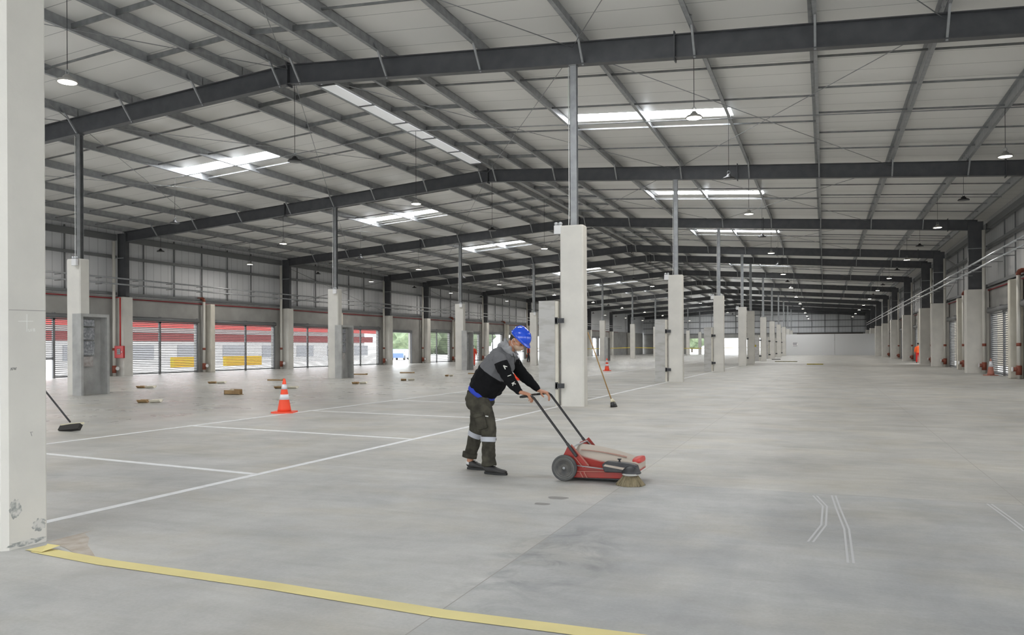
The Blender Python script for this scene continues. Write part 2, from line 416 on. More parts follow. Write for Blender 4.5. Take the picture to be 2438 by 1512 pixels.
# ------------------------------------------------------------------ cable conduits across the roof and lamps
for bi in range(1, 13):
    a, b = BAYS[bi]
    if b-a < 10: continue
    m = (a+b)/2
    c = MB().tube([(-36.5,m,zsheet(-36.5)-.36),(XR,m,zsheet(XR)-.36),(7.4,m,zsheet(7.4)-.36)], .017, 6)
    tag(c.build('cable_conduit', galv), 'thin grey cable conduit crossing under the roof in the %s bay ahead' % ORD[bi-1], 'conduit', 'conduits crossing the roof')
lamp_glow = mat('led_lens', (1.0,.93,.80), .4, emit=LAMP_STRENGTH)
lamp_off = mat('dark_lens', (.12,.12,.12), .3)
lampbody = MB().lathe([(.0,.135),(.05,.135),(.06,.10),(.085,.095),(.095,.05),(.17,.035),(.20,.0),(.20,-.02),(.175,-.02),(.175,-.005),(0,-.005)], n=28)
lb_me = lampbody.mesh('lamp_body', blackp); lb_gl = lampbody.mesh('lamp_body_grey', mat('grey_lamp_casting', (.30,.29,.27), .5))
lens_on = MB().lathe([(0,-.008),(.172,-.008),(.172,-.022),(0,-.03)], n=28).mesh('lens', lamp_glow)
lens_of = MB().lathe([(0,-.008),(.172,-.008),(.172,-.022),(0,-.03)], n=28).mesh('lens', lamp_off)
hook = MB().tube([(.045*math.sin(t_*PI/6), 0, .19-.05*math.cos(t_*PI/6)) for t_ in range(0,12)], .008, 6).mesh('hook', galv)
ld_ = bpy.data.lights.new('lamp_light', 'AREA'); ld_.shape = 'DISK'; ld_.size = .34; ld_.energy = LAMP_WATTS; ld_.color = (1.0,.955,.89)
def lamp(x, y, zt, lit, label):
    t = thing('pendant_lamp', label, 'lamp', (x, y, 6.88), 0, 'lit pendant lamps' if lit else 'unlit pendant lamps')
    link('lamp_body', lb_gl if lit else lb_me, t); link('lens', lens_on if lit else lens_of, t); link('hook', hook, t)
    if lit and y < 150:
        lo = bpy.data.objects.new('lamp_light', ld_); COL.objects.link(lo); lo.parent = t; lo.location = (0,0,-.035)
    MB().tube([(0,0,.23),(0,0,zt-6.86)], .008, 5).build('cable', blackp, t)
LY = []
for i in range(1, len(FY)-1):
    LY.append((FY[i], 0))
    if FY[i+1]-FY[i] > 10: LY.append(((FY[i]+FY[i+1])/2, 1))
rows = [(-34.05, 1, 'far left'), (-25.85, 0, 'left'), (-14.2, 1, 'ridge'), (-2.84, 0, 'right'), (4.85, 1, 'far right')]
for k, (y, mid) in enumerate(LY):
    if k == 0: continue
    for (x, ph, nm) in rows:
        lit = (k % 2 == ph)
        zt = zsheet(x)-.36 if mid else zbot(x)
        lamp(x, y, zt, lit, '%s pendant lamp, %s of the %s row from the camera' % ('glowing' if lit else 'switched off', ((ORD[k-1] if k <= 16 else ORD[k-17]+' beyond the sixteenth')), nm))

# ------------------------------------------------------------------ concrete columns
def column_shaft_mesh(cx, cy, h, name, m=conc):
    c = .035; b = MB()
    poly = [(-cx+c,-cy),(cx-c,-cy),(cx,-cy+c),(cx,cy-c),(cx-c,cy),(-cx+c,cy),(-cx,cy-c),(-cx,-cy+c)]
    n = 8
    def lay(z, s_=1.0): return [(x*s_, y*s_, z) for x, y in poly]
    vs = lay(0)+lay(h-.04)+[(x*(1-.05), y*(1-.05), h) for x,y in poly]
    fs = [list(range(8))[::-1], list(range(16,24))]
    for k in (0, 8): fs += [(k+i, k+(i+1)%8, k+(i+1)%8+8, k+i+8) for i in range(8)]
    b.add(vs, fs); return b.mesh(name, m)
shaftC = column_shaft_mesh(.3, .18, 4.48, 'shaft')
shaftL = column_shaft_mesh(.3, .19, 4.42, 'shaft')
seam = mat('dark_joint', (.28,.27,.26), .9)
niche_front = conc_grey
def niche(label, loc, sgn, grp, wrap=False):
    """U-shaped precast niche standing beside a column; sgn = +1 opens to +x"""
    t = thing('concrete_niche', label, 'niche', loc, 0, grp)
    b = MB(); H = 2.62; D = 1.08
    x0, x1 = (0, .38)
    if sgn < 0: x0, x1 = (-.42, 0)
    b.box(x0, x1, 0, .09, 0, H); b.box(x0, x1, D-.09, D, 0, H); b.box(x0, x1, .09, D-.09, H-.1, H)
    if sgn > 0: b.box(x0, x0+.08, .09, D-.09, 0, H-.1)
    else: b.box(x1-.08, x1, .09, D-.09, 0, H-.1)
    b.build('shell', conc_rough if sgn < 0 else conc_grey, t)
    if sgn < 0:
        MB().box(.0,.075,.02,.12,0,H-.01).build('edge_strip', conc_edge, t)
        for z in (2.12, .51):
            c = MB(); c.box(.03,.25,-.045,-.018,z-.06,z+.06); c.box(.02,.07,-.045,.02,z-.085,z+.085)
            for xx in (.11, .21): c.box(xx-.012,xx+.012,-.06,-.045,z-.012,z+.012)
            c.build('clamp', mat('dark_clamp_steel', (.05,.052,.056), .5, .3), t)
    else:
        # wrapped meter boxes inside
        wr = mat('crumpled_film', (.42,.43,.45), .22, .1, col2=(.20,.21,.23), scale=14, detail=8, bump=.6, bscale=25, contrast=(.3,.6))
        for (z0, z1) in ((2.22,2.45),(1.78,2.18),(1.28,1.74)):
            q = MB(); q.box(.10,.20,.15,.15+.52,z0,z1); o = q.build('meter_box', wr, t)
            bv = o.modifiers.new('b', 'BEVEL'); bv.width = .02; bv.segments = 2
        MB().box(.10,.15,.17,.64,.92,1.24).build('meter_box', mat('rusty_film', (.34,.30,.28), .4, col2=(.45,.43,.42), scale=9, bump=.4), t)
def emlight(loc, label, ry=0):
    t = thing('emergency_light', label, 'emergency light', loc, ry, 'emergency lights on columns')
    o = MB().box(-.10,.10,-.05,.05,-.12,.10).build('housing', clear_white, t); bv = o.modifiers.new('b','BEVEL'); bv.width = .012; bv.segments = 2
    for s_ in (-1, 1):
        h = MB().lathe([(0,-.05),(.038,-.045),(.046,.0),(.046,.03),(0,.035)], c=(s_*.055,0,.14), axis='Y', n=18)
        h.build('lamp_head', galv_bright, t)
def hall_column(x, y, row, idx, L=False):
    hc = 4.42 if L else 4.48
    if L: lab = 'pale concrete column, %s in the left row counting from the camera' % ORD[idx-1]
    else: lab = ['large pale concrete column filling the left edge, nearest the camera', 'tall pale concrete column right behind the sweeping worker'][idx] if idx < 2 else 'pale concrete column, %s in the centre row beyond the worker' % ORD[idx-2]
    t = thing('concrete_column', lab, 'column', (x,y,0), 0, 'concrete columns of the %s row' % row)
    link('shaft', shaftL if L else shaftC, t, (0,-.08,0))
    b = MB(); h = zbot(x)-hc; w2 = .085
    b.box(-w2,w2,-.07,-.062,0,h); b.box(-w2,w2,.062,.07,0,h); b.box(-.005,.005,-.062,.062,0,h); b.box(-.13,.13,-.13,.13,0,.02); b.box(-.1,.1,-.1,.1,h-.02,h)
    b.box(-w2,-w2+.008,-.07,.07,0,h)
    p = b.build('steel_post', galv if not L else mid_steel, t, (0,0,hc))
    MB().tube([(-.13,-.06,hc+.02),(-.115,-.085,hc+.12),(-.105,-.09,hc+.5),(-.105,-.09,zbot(x)-.05)], .012, 6).build('conduit', clear_white, t)
    return t
for i, y in enumerate(FY[1:-1]):
    hc_ = hall_column(-5.8, y, 'centre', i)
    if i == 0:
        wm = mat('white_chalk', (.85,.85,.82), .9); dm_ = mat('pencil_mark', (.20,.20,.20), .9); stn = mat('grey_column_stain', (.30,.31,.30), .95, col2=(.60,.59,.56), scale=22, detail=10, contrast=(.45,.6))
        def marks(name, m_, lines, wd):
            q = MB()
            for (y0, z0, y1, z1) in lines: q.bar((.3005,y0-y,z0),(.3005,y1-y,z1), .002, wd, up=(0,1,0) if abs(z1-z0) > abs(y1-y0) else (0,0,1))
            q.build(name, m_, hc_)
        marks('joint_line', mat('dark_joint', (.28,.27,.26), .9), [(4.02,1.745,4.32,1.75)], .004)
        marks('chalk_cross', wm, [(4.09,1.665,4.21,1.668),(4.16,1.72,4.16,1.59)], .003)
        marks('chalk_letters', wm, [(4.17,1.61,4.172,1.592),(4.172,1.592,4.184,1.592),(4.184,1.592,4.186,1.61),(4.195,1.592,4.199,1.612),(4.208,1.594,4.210,1.613),(4.210,1.613,4.222,1.612),(4.222,1.612,4.218,1.603),(4.209,1.603,4.222,1.603),(4.222,1.603,4.224,1.595),(4.208,1.594,4.224,1.595)], .003)
        marks('pencil_scribble', dm_, [(4.03,1.305,4.036,1.325),(4.036,1.325,4.043,1.306),(4.043,1.306,4.048,1.327),(4.052,1.327,4.058,1.308),(4.058,1.308,4.063,1.326),(4.063,1.326,4.069,1.308),(4.069,1.308,4.076,1.328)], .003)
        marks('pencil_seven', dm_, [(4.18,.842,4.203,.842),(4.185,.842,4.195,.812)], .003)
        for (yc, zc, ry, rz_) in ((4.065,.295,.05,.075),(4.25,.14,.06,.05),(4.16,.03,.16,.022)):
            q = MB(); n = 26; random.seed(int(yc*100))
            q.add([(.3006, yc-y+ry*(1+random.uniform(-.3,.15))*math.cos(2*PI*k/n), zc+rz_*(1+random.uniform(-.3,.15))*math.sin(2*PI*k/n)) for k in range(n)], [list(range(n))]); q.build('dirt_stain', stn, hc_)
    if i >= 1:
        hall_column(-22.69, y, 'left', i, True)
        emlight((-6.16, y-.20, 4.40), 'white twin-head emergency light on top corner of the %s' % ('column behind the worker' if i == 1 else '%s centre-row column beyond the worker' % ORD[i-2]), 0) if i < 6 else None
        if i < 6: emlight((-22.50, y-.36, 4.30), 'white twin-head emergency light on the %s left-row column' % ORD[i-1], 0)
        if i != 4:
            niche('grey precast concrete slab niche clamped beside the %s' % ('column behind the worker' if i == 1 else '%s centre-row column beyond the worker' % ORD[i-2]), (-6.22, y-.33, 0), -1, 'niches clamped to the centre row')
        if i <= 6 and i != 4:
            niche('grey open concrete niche with film-wrapped meter boxes beside the %s left-row column' % ORD[i-1], (-22.37, y-.57, 0), 1, 'open niches of the left row')
# marks on the nearest column

# ------------------------------------------------------------------ side walls
doorm = mat('shutter_slat', (.15,.155,.165), .5, .2)
doorframe = mat('shutter_frame', (.17,.175,.18), .5, .3)
def curtain_mesh(wd, h, nm, pitch=.105):
    b = MB(); n = int(h/pitch)
    for k in range(n):
        z = k*pitch; b.box(-.012,.012,0,wd,z,z+.048)
    b.box(-.03,.03,0,wd,-.0,.09)
    return b.mesh(nm, doorm)
CW = {}
DN = 0
def roller(side, y0, y1, idx_label, raised=(0,0), split=.42, htop=3.12):
    """two-curtain roller shutter opening on wall side (-1 left, +1 right)"""
    global DN
    DN += 1
    X = XL if side < 0 else XW
    r = thing('door_%d' % DN, 'roller grille door', 'door', (X, y0, 0)); del r['label']; del r['category']; r['kind'] = 'structure'
    W = y1-y0; ym = W*split
    b = MB()
    for yy in (0, ym, W): b.box(-.05,.05,yy-.06,yy+.06,0,htop)
    b.box(-.05,.05,0,W,htop-.08,htop)
    b.build('door_frame', doorframe, r)
    b = MB(); b.loft([((-side*.12,0,htop+.13),.13,.13),((-side*.12,W,htop+.13),.13,.13)], side=(1,0,0), n=14)
    b.box(-.2,.1,ym-.05,ym+.05,htop,htop+.3); b.box(-.2,.1,-.03,.03,htop,htop+.3); b.box(-.2,.1,W-.03,W+.03,htop,htop+.3)
    b.build('shutter_roll', doorframe, r)
    for k, (ya, yb) in enumerate(((.06, ym-.06), (ym+.06, W-.06))):
        rz = raised[k]
        if rz >= htop-.3: continue
        key = (round(yb-ya,2), round(rz,2))
        if key not in CW: CW[key] = curtain_mesh(yb-ya, htop-.06-rz, 'curtain')
        link('curtain', CW[key], r, (0, ya, rz+.02))
    return r
def solid(b, x0, x1, y0, y1, z0, z1): b.box(min(x0,x1), max(x0,x1), y0, y1, z0, z1)

pipe_n = {}
def downpipe(side, x, y, zt, label, elbow=False):
    t = thing('drain_pipe', label, 'pipe', (x,y,0), 0, 'cream drain pipes with red-brown fittings')
    b = MB(); b.tube([(0,0,0),(0,0,zt)], .085, 14); b.build('pipe', pvc, t)
    MB().tube([(0,0,1.42),(0,0,1.56)], .098, 14).build('coupling', rust, t)
    b = MB(); b.tube([(0,0,.17),(0,0,.58)], .115, 14)
    b.tube([(0,0,.42),(-side*.22,-.0,.42)], .095, 12)
    b.build('fitting', rust, t)
    MB().tube([(-side*.22,0,.42),(-side*.27,0,.42)], .105, 14).build('end_cap', clear_white, t)
    if elbow:
        MB().tube([(0,0,zt-.05),(0,0,zt+.04),(side*.04,0,zt+.11),(side*.12,0,zt+.15),(side*.45,0,zt+.15)], .10, 12).build('elbow', rust, t)
girt = mat('wall_girt_steel', (.20,.205,.21), .45, .4)
def side_wall(side):
    sname = 'left' if side < 0 else 'right'
    X = XL if side < 0 else XW
    out = side
    base = struct(MB().box(min(X+out*.28,X+out*.33), max(X+out*.28,X+out*.33), YBACK, YEND, 4.5, 8.6).build('wall_'+sname, wallpY if side < 0 else wallpR_shade))
    sp = MB()
    for bi, (a, b) in enumerate(BAYS):
        L = b-a
        if bi == 0:
            solid(sp, X+out*.05, X+out*.3, YBACK, b-.3, 3.38 if side > 0 else 0, 4.5)
            if side > 0:
                for ya, yb in ((YBACK,-9.0),(-4.0,-2.6),(2.6,3.95)): solid(sp, X+out*.05, X+out*.3, ya, yb, 0, 3.38)
            continue
        if side < 0 and bi == 5:      # short bay with the open door
            solid(sp, X+out*.05, X+out*.25, a+.3, b, 3.12, 4.5); solid(sp, X+out*.05, X+out*.25, b-2.6, b, 0, 3.12)
            r = thing('door_open', '', '', (X, a+.6, 0)); 
            global DN
            DN += 1; r.name = 'door_%d' % DN; del r['label']; del r['category']; r['kind'] = 'structure'
            q = MB(); q.box(-.05,.05,-.1,.0,0,3.0); q.box(-.05,.05,4.3,4.4,0,3.0); q.box(-.12,.1,-.1,4.4,2.95,3.2); q.build('door_frame', doorm, r)
            continue
        if side > 0 and bi == 5:
            solid(sp, X+out*.05, X+out*.25, a, b, 0, 4.5); continue
        if bi >= 11: solid(sp, X+out*.05, X+out*.25, a, b, 0, 4.5); continue
        m = a+6.55
        solid(sp, X+out*.05, X+out*.25, a, b, 3.38, 4.5)                       # panel over the doors
        solid(sp, X+out*.02, X+out*.25, m-.6, m+.45, 0, 3.4)
        solid(sp, X+out*.02, X+out*.25, a-.3, a+.35, 0, 3.4); solid(sp, X+out*.02, X+out*.25, b-1.1, b+.3, 0, 3.4)
        rs = (0, 0); rs2 = (0, 0)
        if side < 0 and bi == 2: rs2 = (.95, 0)  # left curtain of the nearest visible door is part raised
        if side < 0 and bi in (7, 8, 9): rs = (.9, .9); rs2 = (.9, .9)
        if side > 0 and bi == 6: rs = (3, 3)
        if side > 0 and bi == 1: rs = (3, 3)
        roller(side, a+.7, m-.6, '', rs); roller(side, m+.5, b-1.1, '', rs2, .53)
    sp.build('spandrel_panel', conc_wall, base)
    # girts, posts, eave beam: one thing per bay
    for bi, (a, b) in enumerate(BAYS):
        if bi == 0 or bi > 9: continue
        L = b-a; xg = X+out*.18
        if L > 10:
            for k in range(5):
                y = a+1.9+k*2.35
                q = MB(); q.box(xg-.03, xg+.03, y-.03, y+.03, 4.6, 8.1)
                tag(q.build('wall_post', girt), 'slim steel wall post, %s in the %s bay of the %s wall' % (ORD[k], ORD[bi-1], sname), 'post', 'slim posts on the upper %s wall' % sname)
        for z, nm in ((4.55,'lower'), (6.62,'middle'), (7.62,'top')):
            h = .12 if nm != 'top' else .3; q = MB(); x2 = X-out*.02
            q.box(min(x2,x2+out*.2), max(x2,x2+out*.2), a+.2, b-.2, z, z+.03); q.box(x2-.02, x2+.02, a+.2, b-.2, z, z+h); q.box(min(x2,x2+out*.2), max(x2,x2+out*.2), a+.2, b-.2, z+h, z+h+.03)
            tag(q.build('wall_rail', girt), '%s horizontal steel rail on the %s wall, %s bay' % (nm, sname, ORD[bi-1]), 'rail', 'horizontal rails of the %s wall' % sname)
        if bi in (4, 6):
            for (z0, z1) in ((4.8, 7.5), (7.5, 4.8)):
                q = MB(); q.tube([(X-out*.12,a+.3,z0),(X-out*.12,b-.3,z1)], .014, 6)
                tag(q.build('wall_tie_rod', mid_steel), 'diagonal tie rod %s away on the %s wall, %s bay' % ('falling' if z0 > z1 else 'rising', sname, ORD[bi-1]), 'rod', 'wall tie rods')
    # frame pilasters
    for i, y in enumerate(FY[1:-1]):
        t = thing('wall_column', '%s concrete wall pillar with dark steel column on top, %s wall' % (ORD[i], sname), 'column', (X, y, 0), 0, 'pillars of the %s wall' % sname)
        d0, d1 = (-.02, .66) if side < 0 else (-.02, 1.05)
        x0, x1 = sorted((-side*d0, -side*d1)); wy = .33 if side < 0 else .36
        c = .03; q = MB(); q.vprism([(x0+c,-wy),(x1-c,-wy),(x1,-wy+c),(x1,wy-c),(x1-c,wy),(x0+c,wy),(x0,wy-c),(x0,-wy+c)], 0, 4.42)
        q.build('pillar', conc, t)
        q = MB(); zc = zbot(X)+.5; x0, x1 = sorted((-side*.02, -side*.62) if side < 0 else (-side*.2, -side*.9))
        q.box(x0, x0+.02, -.13,.13, 4.42, zc); q.box(x1-.02, x1, -.13,.13, 4.42, zc); q.box(x0, x1, -.01,.01, 4.42, zc); q.box(x0, x1, -.13, .13, 4.42, 4.46)
        q.box(x0, x1, -.1, -.09, 4.42, zc)
        q.build('steel_column', steel, t)
        if i <= 8:
            downpipe(side, X-side*.27, y-.62, 7.5, 'full-height cream drain pipe beside the %s pillar of the %s wall' % (ORD[i], sname))
            q = MB(); q.bar((X-side*.1,y-.62,6.55),(X-side*1.0,y-.62,6.55),.04,.04)
            tag(q.build('pipe_bracket', galv), 'short steel bracket on the drain pipe at the %s pillar, %s wall' % (ORD[i], sname), 'bracket', 'drain pipe brackets')
    # intermediate pillars and pipes
    for bi, (a, b) in enumerate(BAYS):
        if bi == 0 or bi > 9 or b-a < 10: continue
        y = a+6.75
        q = MB(); x0, x1 = sorted((X+side*.02, X-side*.5)); q.box(x0, x1, y-.12, y+.28, 0, 4.35)
        o = q.build('door_pillar', [conc_edge], None); bv = o.modifiers.new('b','BEVEL'); bv.width = .025; bv.segments = 1
        tag(o, 'cream concrete pillar between the two doors of the %s bay, %s wall' % (ORD[bi-1], sname), 'pillar', 'pillars between doors on the %s wall' % sname)
        downpipe(side, X-side*.22, y-.42, 4.55, 'cream drain pipe with elbow between the doors of the %s bay, %s wall' % (ORD[bi-1], sname), True)
    # service conduits along the wall
    for k, z in enumerate((5.42, 5.10)):
        xc = X-side*(.75 if side < 0 else 1.3)
        q = MB(); q.tube([(xc, 5, z), (xc, 150, z)], .045, 10)
        cd = tag(q.build('service_conduit', galv_bright if side > 0 else galv), '%s long metal conduit running along the %s wall' % ('upper' if k == 0 else 'lower', sname), 'conduit', 'conduits along the %s wall' % sname)
        y = 12.0
        brm = MB().box(min(-.10,side*.35),max(.10,side*.35),-.02,.02,-.075,-.045).mesh('bracket', mid_steel)
        while y < 80:
            link('bracket', brm, cd, (xc, y, z)); y += 2.47
    q = MB(); q.tube([(X-side*.02, 5, 4.36), (X-side*.02, 150, 4.36)], .035, 8)
    tag(q.build('sprinkler_main', mat('red_pipe_paint', (.22,.015,.02), .45)), 'thin dark red pipe running along the %s wall over the doors' % sname, 'pipe', 'red pipes above the doors')
side_wall(-1); side_wall(1)

# hydrant cabinet on the left wall
t = thing('hydrant_cabinet', 'red hose cabinet on the left wall pillar with its red riser pipe', 'hydrant cabinet', (-36.25, 33.05, 1.0))
o = MB().box(-.33,.33,-.12,.0,0,.68).build('cabinet', red, t, (-.1,-.0,0)); bv = o.modifiers.new('b','BEVEL'); bv.width = .02; bv.segments = 2
MB().box(-.22,.02,-.135,-.118,.2,.52).build('window_pane', mat('dark_glass', (.06,.05,.05), .15), t)
MB().box(.12,.16,-.15,-.118,.3,.38).build('handle', clear_white, t)
MB().tube([(-.05,-.06,.68),(-.05,-.06,3.36),(-.35,-.06,3.36)], .04, 10).build('riser_pipe', red, t)

# end walls
g = MB().box(XL-.4, XW+.4, YEND, YEND+.2, 4.2, 10.4)
gw = struct(g.build('wall_far', wallpX))
g = MB(); g.box(XL-.4, -27.3, YEND, YEND+.2, 0, 4.2); g.box(-12.4, XW+.4, YEND, YEND+.2, 0, 4.2); g.box(-27.3,-12.4, YEND, YEND+.2, 3.3, 4.2)
g.build('lower_wall', conc_wall, gw)
for k, z in enumerate((4.2, 5.4, 6.7, 8.0)):
    tag(MB().box(XL, XW, YEND-.16, YEND-.01, z, z+.14).build('gable_rail', girt), '%s dark horizontal rail up the far end wall' % ORD[k], 'rail', 'rails of the far end wall')
for k in range(18):
    x = XL+2.2+k*2.5
    tag(MB().box(x-.04, x+.04, YEND-.2, YEND-.05, 4.2, zbot(x)+.4).build('gable_post', girt), 'slim post on the far end wall, %s from the left' % (ORD[k] if k < 16 else ('seventeenth','eighteenth')[k-16]), 'post', 'posts of the far end wall')
tag(MB().box(-5.2, 7.2, YEND-.3, YEND, 2.6, 4.2).build('shutter_hood', mat('dark_brown_shutter', (.10,.085,.075), .6)), 'dark shutter hood on the far wall above the white partition', 'shutter')
wb = MB().box(XL-.4, XW+.4, YBACK-.2, YBACK, 3.2, 10.4).build('wall_back', wallpX); struct(wb)

# white partition closing the right side at the far end
t = thing('partition_wall', 'long plain white partition closing off the far end of the hall', 'partition', (-6.0, 141.0, 0))
MB().box(0, 7.55, 0, .12, 0, 3.5).build('panel', mat('white_board', (.62,.625,.63), .6), t)
MB().box(7.6, 13.6, 0, .12, 0, 3.5).build('panel', mat('white_board', (.62,.625,.63), .6), t)
q = MB().box(1.0,1.9,-.02,-.005,1.5,2.15); nt_ = q.build('paper_notice', clear_white); nt_.location = (-6.0,141.0,0)
tag(nt_, 'small white paper notice with dark lines taped to the far partition', 'notice')
q = MB(); q.box(1.08,1.82,-.03,-.021,2.02,2.09); q.box(1.08,1.7,-.03,-.021,1.80,1.90); q.box(1.08,1.82,-.03,-.021,1.56,1.62); q.build('print', blackp, nt_)

# ------------------------------------------------------------------ outside
mat_ground = mat('pale_yard_concrete', (.62,.61,.59), .8, col2=(.54,.53,.51), scale=.3)
tag(MB().box(-160, XL-.42, -60, 330, -.16, -.06).build('yard', mat_ground), 'bright pale concrete yard outside the left doors', 'yard', kind='structure')
tag(MB().box(XW+.42, 60, -60, 330, -.16, -.06).build('yard', mat_ground), 'pale concrete yard outside the right doors', 'yard', kind='structure')
tag(MB().box(XL-.4, XW+.4, YEND+.4, 330, -.16, -.06).build('yard', mat_ground), 'bright yard beyond the far opening', 'yard', kind='structure')
t = thing('depot_building', 'long white depot with two red bands seen through the left doors', 'building', (-60, 20, 0))
MB().box(-8, 0, 0, 76, -.06, 5.2).build('wall', mat('white_render', (.52,.52,.52), .8), t)
rd = mat('red_band', (.42,.035,.03), .6); rd2 = mat('dull_red_band', (.17,.022,.022), .6)
MB().box(0, .9, 0, 78, 3.55, 5.3).build('fascia', rd, t)
MB().box(0, .15, 0, 78, 2.3, 3.1).build('awning_band', rd2, t)
for k in range(12):
    y = 3.0+k*6.4; q = MB(); q.box(0,.06,y,y+3.4,.55,1.9); q.build('window', mat('grey_window', (.24,.245,.26), .5), t)
for k, (y0, y1, lab) in enumerate(((50.8,54.0,'left'),(57.0,61.8,'right'),(42.5,44.6,'far left'),(28,36,'near'))):
    o = MB().box(-50.4,-50.0,y0,y1,-.06,.86).build('yard_barrier', mat('yellow_barrier', (.50,.25,.004), .6))
    tag(o, 'yellow barrier block in the yard, %s one seen through the left doors' % lab, 'barrier', 'yellow yard barriers')
leaf = mat('tree_leaves', (.15,.19,.11), .9, col2=(.09,.12,.07), scale=1.2)
def tree(x, y, r, h, label):
    t = thing('tree', label, 'tree', (x,y,-.06), 0, 'trees beyond the yard')
    MB().loft([((0,0,0),.25,.25),((.1,0,h*.6),.16,.16)], side=(1,0,0), n=8).build('trunk', mat('bark', (.09,.07,.05), .9), t)
    bm = bmesh.new(); bmesh.ops.create_icosphere(bm, subdivisions=3, radius=1)
    for v in bm.verts:
        k = 1+.22*math.sin(v.co.x*7+x)*math.sin(v.co.y*6)*math.cos(v.co.z*8)+random.uniform(-.07,.07); v.co *= k; v.co = Vector((v.co.x*r, v.co.y*r, v.co.z*r*.8+h))
    me = bpy.data.meshes.new('crown'); bm.to_mesh(me); bm.free(); me.materials.append(leaf); link('crown', me, t)
for k, (x, y, r, h) in enumerate(((-92,170,6,4),(-88,182,6,4),(-96,194,6,4.5),(-104,206,6,5),(-100,220,7,5),(-36,235,5,5))):
    tree(x, y, r, h, 'green leafy tree outside, %s from the left beyond the yard' % ORD[k])
o = MB().box(12.2, 14, 30, 160, -.06, 6).build('boundary_wall', mat('cream_render', (.50,.45,.37), .8)); tag(o, 'cream rendered wall close outside the right doors', 'wall', kind='structure')
# parked car seen through a left door, truck far away
def car(x, y, rz, label, col):
    t = thing('parked_car', label, 'car', (x,y,-.06), rz)
    b = MB(); b.prism([(-2.1,.3),(2.1,.3),(2.15,.8),(1.3,.95),(.7,1.42),(-1.0,1.45),(-1.9,1.0),(-2.15,.9)], -.85, .85); b.build('body', mat('car_paint_%s' % label[:5], col, .3), t)
    MB().prism([(1.15,.97),(.65,1.36),(-.95,1.38),(-1.6,1.02)], -.87, .87).build('windows', mat('dark_glass', (.06,.05,.05), .15), t)
    for xx in (-1.35, 1.35):
        for yy in (-.8, .8): MB().lathe([(0,-.1),(.32,-.1),(.32,.1),(0,.1)], c=(xx,yy,.32), axis='Y', n=16).build('wheel', rubber, t)
car(-52, 92, PI/2+.3, 'blue car parked in the yard outside the open left door', (.10,.16,.30))
car(-56, 104, PI/2, 'grey car parked in the yard behind the second open grille', (.35,.36,.38))

# ------------------------------------------------------------------ floor markings
def strip(name, p, q, wd, z, m, label, cat, group=None):
    p = Vector(p); q = Vector(q); t = (q-p).normalized(); s_ = Vector((-t.y, t.x))*wd/2
    b = MB(); vs = [(p.x-s_.x,p.y-s_.y,0),(q.x-s_.x,q.y-s_.y,0),(q.x+s_.x,q.y+s_.y,0),(p.x+s_.x,p.y+s_.y,0)]
    b.add([(x,y,.0005) for x,y,_ in vs]+[(x,y,z) for x,y,_ in vs], [(0,3,2,1),(4,5,6,7),(0,1,5,4),(1,2,6,5),(2,3,7,6),(3,0,4,7)])
    o = b.build(name, m); tag(o, label, cat, group); return o
G_ = 'white parking lines'
strip('parking_line', (-6.12,4.6), (-6.03,120), .10, .003, white_paint, 'long white painted line running away past the centre columns', 'floor line', G_)
strip('parking_line', (-11.2,4.5), (-11.45,120), .10, .003, white_paint, 'long white painted line behind the orange cone, left of the worker', 'floor line', G_)
for k, y in enumerate((8.0, 11.75, 15.55, 19.4, 23.2, 27.0, 30.8, 34.6)):
    strip('parking_line', (-11.3,y+.1), (-6.18,y-.51), .10, .0022, white_paint, 'white cross line between the two long lines, %s from the camera' % ORD[k], 'floor line', G_)
t = thing('floor_tape', 'pale yellow tape stuck across the floor in the foreground', 'tape', (0,0,0))
pts = [(-5.32,4.10),(-4.57,4.02),(-3.17,3.98),(-1.95,3.89),(-1.0,3.90),(.6,3.90),(2.2,3.90)]
b = MB()
for k in range(len(pts)-1):
    (xa,ya),(xb,yb) = pts[k], pts[k+1]; b.add([(xa,ya-.065,.003),(xb,yb-.065,.003),(xb,yb+.065,.003),(xa,ya+.065,.003)], [(0,1,2,3)])
b.build('tape', yellow_tape, t)
b = MB()
b.add([(-5.40,4.06,.004),(-5.22,4.05,.006),(-5.18,4.17,.03),(-5.30,4.16,.035),(-5.36,4.20,.01)], [(0,1,2,3,4)])
b.build('torn_end', yellow_tape, t)
dark = mat('damp_spot', (.22,.21,.20), .6)
for k, (x, y, r) in enumerate(((-2.40,7.29,.10),(-2.45,6.96,.075))):
    b = MB(); n = 20; b.add([(r*(1+.12*math.sin(3*a_+k))*math.cos(a_), r*(.8+.15*math.cos(2*a_))*math.sin(a_), .0012) for a_ in [2*PI*i/n for i in range(n)]], [list(range(n))])
    tag(b.build('floor_stain', dark, None, (x,y,0)), 'dark round stain on the floor, %s one in front of the sweeper' % ('upper' if k == 0 else 'lower'), 'stain', 'floor stains')
dustm = mat('brown_dust', (.40,.34,.28), .95, col2=(.50,.46,.41), scale=8)
b = MB(); arc = [(-5.48,4.72),(-5.45,4.60),(-5.28,4.50),(-5.10,4.33),(-4.90,4.20),(-4.68,4.05),(-4.43,3.93),(-4.50,3.95),(-4.80,4.05),(-5.0,4.13),(-5.20,4.22),(-5.48,4.30)]
b.add([(x,y,.0015) for x,y in arc], [list(range(len(arc)))])
tag(b.build('dust_sweep', dustm), 'curved patch of brown dust on the floor at the foot of the nearest column', 'dust', kind='stuff')

